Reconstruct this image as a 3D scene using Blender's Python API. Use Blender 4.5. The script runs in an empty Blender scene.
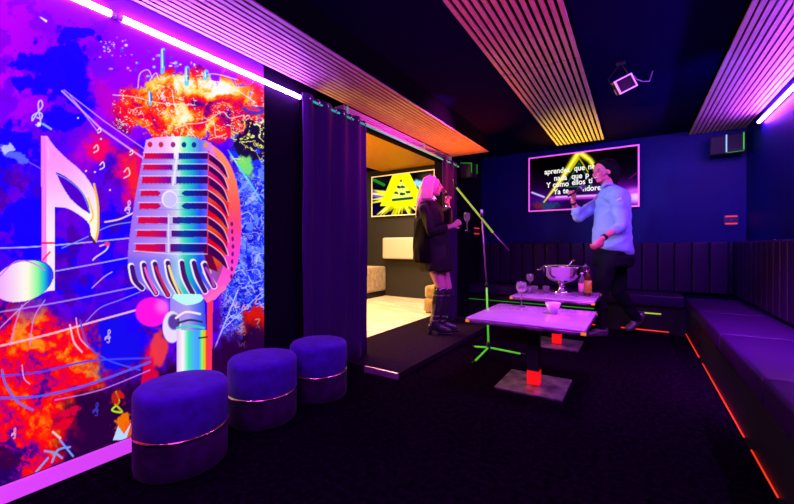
import bpy, bmesh, math, random
import numpy as np
from mathutils import Vector, Matrix, noise as mnoise
random.seed(7)
SC = bpy.context.scene
COL = SC.collection
R = math.radians
PI = math.pi

# ------------------------------------------------------------------ survey of the room
EYE = 0.95
FW = (-0.543, 0.840)          # camera heading in plan
RT = (0.840, 0.543)
FPX = 370.0
HOR = 246.0

def tt(px): return (px-397.0)/FPX
def on_depth(px, py, d):
    l = tt(px)*d
    return Vector((RT[0]*l+FW[0]*d, RT[1]*l+FW[1]*d, EYE+(HOR-py)*d/FPX))
def on_z(px, py, z): return on_depth(px, py, (EYE-z)*FPX/(py-HOR))
def on_x(px, py, x): return on_depth(px, py, x/(RT[0]*tt(px)+FW[0]))
def on_y(px, py, y): return on_depth(px, py, y/(RT[1]*tt(px)+FW[1]))
def px_of(x, y, z):
    l = RT[0]*x+RT[1]*y; d = FW[0]*x+FW[1]*y
    return 397+FPX*l/d, HOR-FPX*(z-EYE)/d

XL, XR, YB, ZC = -1.97, 1.00, 5.40, 2.27
YN = -1.3

# ------------------------------------------------------------------ materials
def lin(c):
    return tuple(((v/255)/12.92 if v/255 <= 0.04045 else ((v/255+0.055)/1.055)**2.4) for v in c)
MATS = {}
def mat(name, col, rough=0.5, metal=0.0, spec=0.5, emit=None, estr=0.0, noise=None, bump=None,
        trans=0.0, ior=1.45, sheen=0.0, coat=0.0, brick=None):
    """col and emit are 0..1 linear; noise=(scale, other colour, factor); bump=(scale, strength)"""
    if name in MATS: return MATS[name]
    m = bpy.data.materials.new(name); m.use_nodes = True
    nt = m.node_tree; b = nt.nodes['Principled BSDF']
    b.inputs['Base Color'].default_value = (*col, 1)
    b.inputs['Roughness'].default_value = rough
    b.inputs['Metallic'].default_value = metal
    b.inputs['Specular IOR Level'].default_value = spec
    b.inputs['Transmission Weight'].default_value = trans
    b.inputs['IOR'].default_value = ior
    b.inputs['Sheen Weight'].default_value = sheen
    b.inputs['Coat Weight'].default_value = coat
    if emit:
        b.inputs['Emission Color'].default_value = (*emit, 1)
        b.inputs['Emission Strength'].default_value = estr
    tc = nt.nodes.new('ShaderNodeTexCoord')
    if noise:
        n = nt.nodes.new('ShaderNodeTexNoise'); n.inputs['Scale'].default_value = noise[0]
        n.inputs['Detail'].default_value = 5
        nt.links.new(tc.outputs['Object'], n.inputs['Vector'])
        r = nt.nodes.new('ShaderNodeMapRange')
        r.inputs['From Min'].default_value = 0.35; r.inputs['From Max'].default_value = 0.65
        r.inputs['To Max'].default_value = noise[2]
        nt.links.new(n.outputs['Fac'], r.inputs['Value'])
        mx = nt.nodes.new('ShaderNodeMix'); mx.data_type = 'RGBA'
        mx.inputs['A'].default_value = (*col, 1); mx.inputs['B'].default_value = (*noise[1], 1)
        nt.links.new(r.outputs['Result'], mx.inputs['Factor'])
        nt.links.new(mx.outputs['Result'], b.inputs['Base Color'])
    if brick:
        br = nt.nodes.new('ShaderNodeTexBrick')
        br.inputs['Color1'].default_value = (*col, 1); br.inputs['Color2'].default_value = (*brick[0], 1)
        br.inputs['Mortar'].default_value = (*brick[1], 1)
        br.inputs['Scale'].default_value = brick[2]; br.inputs['Mortar Size'].default_value = 0.006
        br.inputs['Brick Width'].default_value = 0.6; br.inputs['Row Height'].default_value = 0.14
        nt.links.new(tc.outputs['Object'], br.inputs['Vector'])
        nt.links.new(br.outputs['Color'], b.inputs['Base Color'])
    if bump:
        n2 = nt.nodes.new('ShaderNodeTexNoise'); n2.inputs['Scale'].default_value = bump[0]
        n2.inputs['Detail'].default_value = 6
        nt.links.new(tc.outputs['Object'], n2.inputs['Vector'])
        bp = nt.nodes.new('ShaderNodeBump'); bp.inputs['Strength'].default_value = bump[1]
        bp.inputs['Distance'].default_value = 0.01
        nt.links.new(n2.outputs['Fac'], bp.inputs['Height'])
        nt.links.new(bp.outputs['Normal'], b.inputs['Normal'])
    MATS[name] = m
    return m

def art_mat(name, estr, diff, rough=0.6, coat=0.0):
    """a backlit print or a screen: the picture is in the mesh's colour attribute"""
    m = bpy.data.materials.new(name); m.use_nodes = True
    nt = m.node_tree; b = nt.nodes['Principled BSDF']
    a = nt.nodes.new('ShaderNodeAttribute'); a.attribute_name = 'print'
    mul = nt.nodes.new('ShaderNodeMix'); mul.data_type = 'RGBA'; mul.blend_type = 'MULTIPLY'
    mul.inputs['Factor'].default_value = 1
    mul.inputs['B'].default_value = (diff, diff, diff, 1)
    nt.links.new(a.outputs['Color'], mul.inputs['A'])
    nt.links.new(mul.outputs['Result'], b.inputs['Base Color'])
    nt.links.new(a.outputs['Color'], b.inputs['Emission Color'])
    b.inputs['Emission Strength'].default_value = estr
    b.inputs['Roughness'].default_value = rough
    b.inputs['Specular IOR Level'].default_value = 0.05
    m.cycles.emission_sampling = 'NONE'
    return m

M_CARPET = mat('carpet', (0.0045, 0.0008, 0.0055), 0.95, noise=(35, (0.0012, 0.0002, 0.0018), 1.0), bump=(300, 0.2), spec=0.0)
M_STEPC = mat('step_carpet', (0.016, 0.008, 0.016), 0.95, noise=(50, (0.008, 0.004, 0.009), 1.0), bump=(300, 0.2), spec=0.0)
M_BLACKW = mat('black_wall_paint', (0.004, 0.0015, 0.007), 0.85, spec=0.02)
M_LWALL = mat('violet_grey_wall_paint', (0.10, 0.012, 0.20), 0.7, spec=0.15)
M_BLUEW = mat('blue_wall_paint', (0.0008, 0.001, 0.075), 0.5, noise=(3, (0.0006, 0.001, 0.06), 1.0), spec=0.15)
M_CEIL = mat('dark_ceiling_paint', (0.003, 0.001, 0.040), 0.9, spec=0.0)
M_WHITE = mat('white_lacquer', (0.8, 0.78, 0.8), 0.35)
M_SLAT = mat('pale_slat_wood', (0.32, 0.27, 0.27), 0.5, noise=(12, (0.27, 0.23, 0.22), 1.0), spec=0.2)
M_SLATBACK = mat('black_felt', (0.002, 0.002, 0.003), 0.95, spec=0.0)
M_AMBER = mat('amber_slat_wood', (0.45, 0.21, 0.012), 0.5, spec=0.15)
M_OAK = mat('oak_plank', (0.62, 0.44, 0.28), 0.35, brick=((0.85, 0.72, 0.58), (0.45, 0.28, 0.18), 1.9))
M_VELVET = mat('purple_velvet', (0.045, 0.004, 0.26), 0.9, noise=(14, (0.025, 0.003, 0.16), 1.0), sheen=0.12, spec=0.1, bump=(25, 0.15))
M_VELVETD = mat('plum_velvet', (0.022, 0.001, 0.034), 0.9, noise=(14, (0.008, 0.001, 0.012), 1.0), sheen=0.05, spec=0.1, bump=(25, 0.15))
M_GOLD = mat('rose_gold', (0.95, 0.55, 0.38), 0.22, 1.0)
M_CHROME = mat('chrome', (0.85, 0.85, 0.87), 0.08, 1.0)
M_STEEL = mat('brushed_steel', (0.50, 0.32, 0.42), 0.36, 0.8, noise=(12, (0.16, 0.09, 0.14), 1.0))
M_BLACKP = mat('black_plastic', (0.006, 0.005, 0.008), 0.45, spec=0.25)
M_BLACKM = mat('black_metal', (0.02, 0.02, 0.022), 0.4, 0.3)
M_CURT = mat('purple_curtain_cloth', (0.022, 0.002, 0.05), 0.85, sheen=0.05, spec=0.1, bump=(60, 0.1))
M_LEATH = mat('black_leatherette', (0.012, 0.0003, 0.026), 0.42, bump=(80, 0.08), spec=0.12)
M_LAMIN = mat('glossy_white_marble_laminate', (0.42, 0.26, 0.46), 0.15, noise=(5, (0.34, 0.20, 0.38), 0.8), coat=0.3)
M_GLASS = mat('clear_glass', (1, 1, 1), 0.02, trans=0.92, ior=1.45)
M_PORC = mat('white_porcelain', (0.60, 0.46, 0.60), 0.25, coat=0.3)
M_LEDV = mat('violet_led_tube', (0.8, 0.6, 1), 0.4, emit=(0.48, 0.10, 1.0), estr=190.0)
M_LEDR = mat('violet_led_tube_right', (0.8, 0.6, 1), 0.4, emit=(0.46, 0.055, 1.0), estr=300.0)
def tape(n, rgb, s): return mat(n, tuple(v*0.5 for v in lin(rgb)), 0.5, emit=lin(rgb), estr=s)  # glowing tape, and also light glints painted as a glow
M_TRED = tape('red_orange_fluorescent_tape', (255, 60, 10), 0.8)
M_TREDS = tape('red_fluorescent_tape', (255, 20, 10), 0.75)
M_TGRN = tape('green_tape_and_edge_glint', (50, 210, 30), 0.35)
M_TGRNP = tape('bright_green_tape_and_edge_glint', (90, 240, 30), 0.5)
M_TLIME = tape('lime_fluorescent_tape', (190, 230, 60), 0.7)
M_TTEAL = tape('teal_painted_light', (40, 190, 150), 0.6)
M_TORN = tape('orange_painted_glint', (255, 150, 20), 0.6)
M_TCYAN = tape('pale_cyan_painted_glint', (180, 230, 240), 0.7)
M_TPINK = mat('pink_neon_frame', (0.6, 0.2, 0.5), 0.4, emit=lin((240, 90, 220)), estr=0.85)
M_TGOLD = mat('warm_frame', (0.6, 0.5, 0.3), 0.4, emit=lin((240, 190, 130)), estr=0.8)
M_SKIN = mat('skin', (0.55, 0.12, 0.13), 0.5, spec=0.3)
M_SKINW = mat('fair_skin', (0.42, 0.17, 0.20), 0.5, spec=0.3)
M_SHIRT = mat('light_blue_shirt_cotton', (0.24, 0.34, 0.52), 0.8, spec=0.1, bump=(30, 0.15))
M_TROUS = mat('dark_trouser_cloth', (0.002, 0.001, 0.005), 0.85, spec=0.15)
M_SHOE = mat('dark_shoe_leather', (0.05, 0.03, 0.05), 0.3)
M_HAIRD = mat('dark_brown_hair', (0.003, 0.0015, 0.002), 0.85, spec=0.1, bump=(90, 0.5))
M_HAIRB = mat('blonde_hair', (0.40, 0.36, 0.24), 0.6, spec=0.15, bump=(90, 0.5))
M_DRESS = mat('black_dress_cloth', (0.002, 0.001, 0.003), 0.7, spec=0.2, noise=(26, (0.010, 0.002, 0.010), 0.6), bump=(30, 0.3))
M_BOOT = mat('black_patent_leather', (0.02, 0.015, 0.025), 0.12, coat=0.6)
M_EYE = mat('dark_eye', (0.02, 0.01, 0.01), 0.2)
M_LIP = mat('lip', (0.55, 0.12, 0.14), 0.4)
M_TEETH = mat('white_teeth', (0.85, 0.85, 0.85), 0.3)
M_DOT = mat('white_button', (0.85, 0.9, 1.0), 0.3)

# ------------------------------------------------------------------ mesh helpers
class MB:
    def __init__(s): s.bm = bmesh.new()
    def _add(s, verts, faces, smooth=False):
        vs = [s.bm.verts.new(v) for v in verts]
        for f in faces:
            try:
                fc = s.bm.faces.new([vs[i] for i in f]); fc.smooth = smooth
            except ValueError: pass
        return s
    def box(s, x0, x1, y0, y1, z0, z1, bev=0.0, M=None, seg=2):
        b = bmesh.new()
        bmesh.ops.create_cube(b, size=1)
        for v in b.verts:
            v.co = Vector(((x0+x1)/2+v.co.x*(x1-x0), (y0+y1)/2+v.co.y*(y1-y0), (z0+z1)/2+v.co.z*(z1-z0)))
        if bev > 0:
            bmesh.ops.bevel(b, geom=list(b.edges), offset=bev, segments=seg, profile=0.6, affect='EDGES')
        if M is not None: b.transform(M)
        s._merge(b, bev > 0.004); return s
    def _merge(s, b, smooth=False):
        b.verts.index_update()
        vs = [s.bm.verts.new(v.co) for v in b.verts]
        for f in b.faces:
            fc = s.bm.faces.new([vs[v.index] for v in f.verts]); fc.smooth = smooth
        b.free()
    def lathe(s, prof, c=(0, 0, 0), n=32, M=None, smooth=True):
        """prof: list of (r, z); closed at r=0 ends"""
        c = Vector(c); rows = []; verts = []; faces = []
        for r, z in prof:
            if r < 1e-6:
                rows.append([len(verts)]); verts.append(c+Vector((0, 0, z)))
            else:
                rows.append(list(range(len(verts), len(verts)+n)))
                for k in range(n):
                    a = 2*PI*k/n
                    verts.append(c+Vector((r*math.cos(a), r*math.sin(a), z)))
        for a, b in zip(rows[:-1], rows[1:]):
            for k in range(n):
                k2 = (k+1) % n
                if len(a) == 1 and len(b) == 1: continue
                if len(a) == 1: faces.append((a[0], b[k2], b[k]))
                elif len(b) == 1: faces.append((a[k], a[k2], b[0]))
                else: faces.append((a[k], a[k2], b[k2], b[k]))
        if M is not None: verts = [M @ v for v in verts]
        s._add(verts, faces, smooth); return s
    def tube(s, pts, r, n=12, cap=True, smooth=True, squash=None):
        """swept round tube; r number or list; squash=(dir, k) flattens along dir"""
        pts = [Vector(p) for p in pts]
        rs = r if isinstance(r, (list, tuple)) else [r]*len(pts)
        verts = []; faces = []; N = len(pts)
        up = None
        for i, p in enumerate(pts):
            d = (pts[min(i+1, N-1)]-pts[max(i-1, 0)]).normalized()
            if up is None:
                up = Vector((0, 0, 1)) if abs(d.z) < 0.9 else Vector((1, 0, 0))
            a = d.cross(up).normalized(); b = a.cross(d).normalized(); up = b
            for k in range(n):
                w = 2*PI*k/n
                o = (a*math.cos(w)+b*math.sin(w))*rs[i]
                if squash:
                    sd = Vector(squash[0]).normalized(); o -= sd*o.dot(sd)*(1-squash[1])
                verts.append(p+o)
        for i in range(N-1):
            for k in range(n):
                k2 = (k+1) % n
                faces.append((i*n+k, i*n+k2, (i+1)*n+k2, (i+1)*n+k))
        if cap:
            faces.append(tuple(range(n-1, -1, -1))); faces.append(tuple((N-1)*n+k for k in range(n)))
        s._add(verts, faces, smooth); return s
    def caps(s, p0, r0, p1, r1, n=14, squash=None):
        """tapered capsule with round ends"""
        p0 = Vector(p0); p1 = Vector(p1); d = (p1-p0)
        L = d.length; d = d.normalized() if L > 1e-6 else Vector((0, 0, 1))
        pts = []; rs = []
        for k in range(5):
            a = PI/2*k/4*0.999
            pts.append(p0-d*r0*math.cos(a)); rs.append(max(r0*math.sin(a), 0.0004))
        for k in range(5):
            a = PI/2*(4-k)/4*0.999
            pts.append(p1+d*r1*math.cos(a)); rs.append(max(r1*math.sin(a), 0.0004))
        return s.tube(pts, rs, n, True, True, squash)
    def ell(s, c, r, M=None, n=16):
        b = bmesh.new()
        bmesh.ops.create_uvsphere(b, u_segments=n, v_segments=max(8, n*2//3), radius=1)
        mm = Matrix.Translation(Vector(c)) @ (M if M is not None else Matrix.Identity(4)) @ Matrix.Diagonal((r[0], r[1], r[2], 1))
        b.transform(mm); s._merge(b, True); return s
    def loft(s, secs, n=24):
        """secs: (cx, cy, cz, rx, ry) ellipses stacked; closed"""
        verts = []; faces = []
        for cx, cy, cz, rx, ry in secs:
            for k in range(n):
                a = 2*PI*k/n
                verts.append(Vector((cx+rx*math.cos(a), cy+ry*math.sin(a), cz)))
        N = len(secs)
        for i in range(N-1):
            for k in range(n):
                k2 = (k+1) % n
                faces.append((i*n+k, i*n+k2, (i+1)*n+k2, (i+1)*n+k))
        faces.append(tuple(range(n-1, -1, -1))); faces.append(tuple((N-1)*n+k for k in range(n)))
        s._add(verts, faces, True); return s
    def prism(s, pts, off):
        """flat outline pts (3D) extruded by vector off"""
        pts = [Vector(p) for p in pts]; off = Vector(off); n = len(pts)
        faces = [tuple(range(n)), tuple(range(2*n-1, n-1, -1))]
        faces += [(k, k+n, (k+1) % n+n, (k+1) % n) for k in range(n)]
        s._add(pts+[p+off for p in pts], faces); return s
    def build(s, name, m, parent=None, remesh=None, smooth_it=0, wr=None):
        bmesh.ops.recalc_face_normals(s.bm, faces=list(s.bm.faces))
        me = bpy.data.meshes.new(name); s.bm.to_mesh(me); s.bm.free()
        o = bpy.data.objects.new(name, me)
        COL.objects.link(o); o.data.materials.append(m)
        if remesh:
            md = o.modifiers.new('r', 'REMESH'); md.mode = 'VOXEL'; md.voxel_size = remesh; md.use_smooth_shade = True
            if smooth_it:
                ms = o.modifiers.new('s', 'SMOOTH'); ms.iterations = smooth_it; ms.factor = 0.5
            dg = bpy.context.evaluated_depsgraph_get()
            me2 = bpy.data.meshes.new_from_object(o.evaluated_get(dg))
            o.modifiers.clear(); o.data = me2; bpy.data.meshes.remove(me)
            me2.materials.clear(); me2.materials.append(m)
            for p in me2.polygons: p.use_smooth = True
            if wr:      # folds in cloth: (depth, scale along, scale across)
                ns = [v.normal.copy() for v in me2.vertices]
                for v, nn in zip(me2.vertices, ns):
                    q = Vector((v.co.x*wr[2], v.co.y*wr[2], v.co.z*wr[1]))
                    q += mnoise.noise_vector(q*0.5)*0.8
                    r_ = 1-abs(mnoise.noise(q))*2.2
                    v.co = v.co+nn*wr[0]*max(r_, -0.6)
        if parent is not None: o.parent = parent
        return o

def tag(o, label=None, cat=None, group=None, kind=None):
    if label: o['label'] = label
    if cat: o['category'] = cat
    if group: o['group'] = group
    if kind: o['kind'] = kind
    return o
def empty(name, loc=(0, 0, 0), rz=0.0, label=None, cat=None, group=None):
    o = bpy.data.objects.new(name, None); COL.objects.link(o)
    o.location = loc; o.rotation_euler = (0, 0, rz); o.empty_display_size = 0.1
    return tag(o, label, cat, group)
def dup(root, loc, rz, label, group=None):
    r = root.copy(); COL.objects.link(r); r.location = loc; r.rotation_euler = (0, 0, rz)
    r['label'] = label
    if group: r['group'] = group
    for ch in list(root.children):
        c = ch.copy(); COL.objects.link(c); c.parent = r
        for g in ch.children:
            d = g.copy(); COL.objects.link(d); d.parent = c
    return r
def struct(name, mb, m): return tag(mb.build(name, m), kind='structure')

# ------------------------------------------------------------------ the setting
struct('floor', MB().box(XL, XR+0.1, YN, YB+0.1, -0.1, 0), M_CARPET)
struct('ceiling', MB().box(XL-0.25, XR+0.1, YN, YB+0.1, ZC, ZC+0.1), M_CEIL)
struct('wall_back', MB().box(XL-0.25, XR+0.1, YB, YB+0.1, 0, ZC), M_BLUEW)
struct('wall_right', MB().box(XR, XR+0.1, YN, YB, 0, ZC), M_BLUEW)
struct('wall_front', MB().box(XL-0.1, XR+0.1, YN-0.1, YN, 0, ZC), M_BLACKW)
# left wall with its doorway: near piece, lintel, far piece
struct('wall_left', MB().box(XL-0.25, XL, YN, 1.50, 0, ZC), M_LWALL)
struct('wall_left', MB().box(XL-0.25, XL, 1.50, 1.97, 0, ZC), M_BLACKW)
struct('wall_left', MB().box(XL-0.25, XL-0.10, 1.97, 4.34, 2.06, ZC), M_BLACKW)
struct('wall_left', MB().box(XL-0.25, XL, 4.34, YB, 0, ZC), M_BLACKW)
struct('baseboard_left', MB().box(XL, XL+0.018, YN, 1.50, 0, 0.065, 0.003), mat('baseboard_painted_glow', (0.4, 0.25, 0.45), 0.4, emit=lin((225, 70, 240)), estr=0.8))  # violet light on the white baseboard is painted in as a glow
# the raised carpeted threshold
stp = MB()
stp.box(-2.25, -1.42, 2.22, 4.45, 0.0, 0.042, 0.004)
tag(stp.build('door_step', M_STEPC), 'low charcoal carpeted step in front of the wide doorway', 'step')
ed = MB().box(-1.72, -1.42, 2.205, 2.222, 0.0, 0.046, 0.002)
ed.build('edge_strip', mat('step_trim', (0.7, 0.35, 0.55), 0.3, 0.8), bpy.data.objects['door_step'])['label'] = 'pinkish metal edge strip'
# the neighbouring room behind the doorway
AX0, AY0, AY1, AZ = -5.4, 0.6, 5.6, 2.36
struct('floor', MB().box(AX0, -2.25, AY0, AY1, -0.06, 0.04), M_OAK)
struct('wall_far', MB().box(AX0, -2.22, AY1, AY1+0.1, 0, AZ), mat('taupe_wall_paint', (0.010, 0.008, 0.007), 0.7))
struct('wall_side', MB().box(AX0-0.1, AX0, AY0, AY1, 0, AZ), MATS['taupe_wall_paint'])
struct('wall_near', MB().box(AX0, -2.22, AY0-0.1, AY0, 0, AZ), MATS['taupe_wall_paint'])
struct('ceiling', MB().box(AX0-0.1, -2.22, AY0-0.1, AY1+0.1, AZ, AZ+0.1), M_CEIL)

# ------------------------------------------------------------------ slatted panels
def slat_panel(label, x0, x1, y0, y1, z, n, fill, m, depth=0.02, top=None, group=None):
    """panel under the ceiling, slats running along Y"""
    t = empty('slat_panel', ((x0+x1)/2, (y0+y1)/2, z), 0, label, 'ceiling panel', group)
    o = t.location
    bk = MB().box(x0-o.x, x1-o.x, y0-o.y, y1-o.y, depth, (top or ZC)-z-0.001)
    bk.build('backing', M_SLATBACK, t)
    p = (x1-x0)/n; s = MB()
    for k in range(n):
        xa = x0+p*k+p*(1-fill)/2
        s.box(xa-o.x, xa+p*fill-o.x, y0-o.y+0.002, y1-o.y-0.002, 0, depth)
    s.build('slats', m, t)
    return t
slat_panel('long violet to orange lit slatted ceiling panel above the mural and doorway', XL+0.005, -1.49, YN+0.01, 4.36, 2.087, 13, 0.62, M_SLAT, 0.007)
slat_panel('near half of the middle slatted ceiling strip, crimson lit', -0.86, -0.315, -0.0, 2.78, 2.235, 13, 0.60, M_SLAT, 0.012)
slat_panel('far half of the middle slatted ceiling strip, yellow lit near the back wall', -0.86, -0.315, 2.785, 5.10, 2.235, 13, 0.60, M_SLAT, 0.012)
slat_panel('lilac lit slatted ceiling panel in the right corner over the bench', 0.50, XR-0.01, YN+0.01, 5.36, 2.215, 13, 0.68, M_SLAT, 0.012)
slat_panel('amber slatted ceiling panel in the room behind the doorway', -3.95, -2.27, 1.2, 5.59, 2.325, 30, 0.9, M_AMBER, 0.015, top=AZ)
# header over the doorway: slatted box
hd = empty('slatted_header', (-2.02, 3.29, 2.012), 0, 'magenta slatted header box above the doorway behind the curtain rail', 'door header')
MB().box(-0.043, 0.036, -1.02, 1.02, 0.001, 0.074).build('backing', M_SLATBACK, hd)
s = MB()
for k in range(4): s.box(0.036, 0.052, -1.02, 1.02, 0.001+k*0.0187, 0.001+k*0.0187+0.0105)
s.build('slats', M_SLAT, hd)
MB().box(-0.043, 0.052, -1.03, -1.02, 0.001, 0.074).build('end_board', M_SLAT, hd)
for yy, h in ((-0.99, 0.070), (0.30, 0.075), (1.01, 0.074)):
    MB().box(0.052, 0.058, yy-0.006, yy+0.006, 0.074-h, 0.074).build('bracket_edge', M_TTEAL, hd)['label'] = 'thin upright bracket edge with teal light painted on'  # teal light on the brackets is painted as glowing edges

# ------------------------------------------------------------------ LED tubes
def led(name_label, x, z, y0, y1, side, m, group):
    t = empty('led_tube', (x, (y0+y1)/2, z), 0, name_label, 'LED tube light', group)
    L = (y1-y0)/2
    MB().tube([(0, -L+0.012, 0), (0, L-0.012, 0)], 0.013, 12).build('tube', m, t)
    for sg in (-1, 1):
        MB().tube([(0, sg*L, 0), (0, sg*(L-0.02), 0)], 0.0135, 12).build('end_cap', M_WHITE, t)
    MB().box(side*0.010, side*0.022, -L+0.03, L-0.03, -0.008, 0.008).build('mounting_channel', M_WHITE, t)
    return t
ysp = on_x(116, 16, -1.95).y
led('glowing violet LED tube at upper left, nearest the camera above the mural', -1.950, 1.977, ysp-0.95, ysp, -1, M_LEDV, 'LED tubes')
led('glowing violet LED tube above the mural, ending at the curtain', -1.950, 1.977, ysp+0.004, 1.80, -1, M_LEDV, 'LED tubes')
led('glowing violet LED tube high on the right wall over the bench', 0.972, 2.12, 1.2, 4.80, 1, M_LEDR, 'LED tubes')

# ------------------------------------------------------------------ pictures: mural and screens
def vnoise(u, v, seed):
    rs = np.random.RandomState(seed); G = rs.rand(256, 256)
    iu = np.floor(u).astype(int); iv = np.floor(v).astype(int)
    fu = u-iu; fv = v-iv; fu = fu*fu*(3-2*fu); fv = fv*fv*(3-2*fv)
    g = lambda a, b: G[a % 256, b % 256]
    return (g(iu, iv)*(1-fu)+g(iu+1, iv)*fu)*(1-fv)+(g(iu, iv+1)*(1-fu)+g(iu+1, iv+1)*fu)*fv
def fbm(u, v, seed, o=5):
    t = 0; a = 0.5; s = 0
    for k in range(o):
        t = t+a*vnoise(u*2**k, v*2**k, seed+k*13); s += a; a *= 0.55
    return t/s
def ss(a, b, x):
    q = np.clip((x-a)/(b-a), 0, 1); return q*q*(3-2*q)
class Canvas:
    def __init__(s, U, V): s.U = U; s.V = V; s.C = np.zeros((len(U), 3))
    def put(s, m, col, idx=None):
        c = np.asarray(col, float)
        if c.ndim == 1: c = c[None, :]
        if idx is None: s.C = s.C*(1-m[:, None])+c*m[:, None]
        else: s.C[idx] = s.C[idx]*(1-m[:, None])+c*m[:, None]
    def box(s, pts, pad):
        a = np.array(pts); return np.nonzero((s.U > a[:, 0].min()-pad) & (s.U < a[:, 0].max()+pad) & (s.V > a[:, 1].min()-pad) & (s.V < a[:, 1].max()+pad))[0]
    def inside(s, pts, idx):
        u = s.U[idx]; v = s.V[idx]; r = np.zeros(len(idx), bool); n = len(pts)
        for i in range(n):
            x0, y0 = pts[i]; x1, y1 = pts[(i+1) % n]
            if y0 == y1: continue
            c = ((y0 > v) != (y1 > v)) & (u < (x1-x0)*(v-y0)/(y1-y0)+x0)
            r ^= c
        return r
    def poly(s, pts, col, a=1.0):
        idx = s.box(pts, 1)
        if len(idx) == 0: return
        m = s.inside(pts, idx); idx = idx[m]
        c = col(s.U[idx], s.V[idx]) if callable(col) else col
        s.put(np.full(len(idx), a), c, idx)
    def line(s, pts, w, col, a=1.0, soft=0.6):
        idx = s.box(pts, max(w if not isinstance(w, (list, tuple)) else max(w), 1)+2)
        if len(idx) == 0: return
        u = s.U[idx]; v = s.V[idx]; best = np.full(len(idx), 1e9)
        for i in range(len(pts)-1):
            ax, ay = pts[i]; bx, by = pts[i+1]; dx, dy = bx-ax, by-ay
            L = dx*dx+dy*dy+1e-9; q = np.clip(((u-ax)*dx+(v-ay)*dy)/L, 0, 1)
            ww = w if not isinstance(w, (list, tuple)) else w[i]+(w[i+1]-w[i])*q
            best = np.minimum(best, np.hypot(u-ax-dx*q, v-ay-dy*q)-ww/2)
        m = 1-ss(-soft/2, soft/2, best); s.put(m*a, col, idx)
    def blob(s, cx, cy, rx, ry, col, a=1.0, rag=0.0, seed=1, sc=0.05, edge=0.5, ang=0):
        pts = [(cx-rx*1.7-ry, cy-ry*1.7-rx), (cx+rx*1.7+ry, cy+ry*1.7+rx)]; idx = s.box(pts, 1)
        if len(idx) == 0: return
        u = s.U[idx]-cx; v = s.V[idx]-cy; ca, sa = math.cos(R(ang)), math.sin(R(ang))
        uu = u*ca+v*sa; vv = -u*sa+v*ca
        d = np.hypot(uu/rx, vv/ry)
        if rag: d = d+rag*(fbm(s.U[idx]*sc+50, s.V[idx]*sc+50, seed)-0.5)*2
        s.put((1-ss(1-edge, 1+0.001, d))*a, col, idx)
def curve(pts, n=14):
    """smooth line through the points"""
    out = []; P = [pts[0]]+list(pts)+[pts[-1]]
    for i in range(1, len(P)-2):
        p0, p1, p2, p3 = P[i-1], P[i], P[i+1], P[i+2]
        for k in range(n):
            t = k/n
            out.append(tuple(0.5*((2*p1[j])+(-p0[j]+p2[j])*t+(2*p0[j]-5*p1[j]+4*p2[j]-p3[j])*t*t+(-p0[j]+3*p1[j]-3*p2[j]+p3[j])*t**3) for j in (0, 1)))
    out.append(tuple(pts[-1])); return out
def S(r, g, b): return (r/255, g/255, b/255)       # painted in display values, made linear at the end

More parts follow.
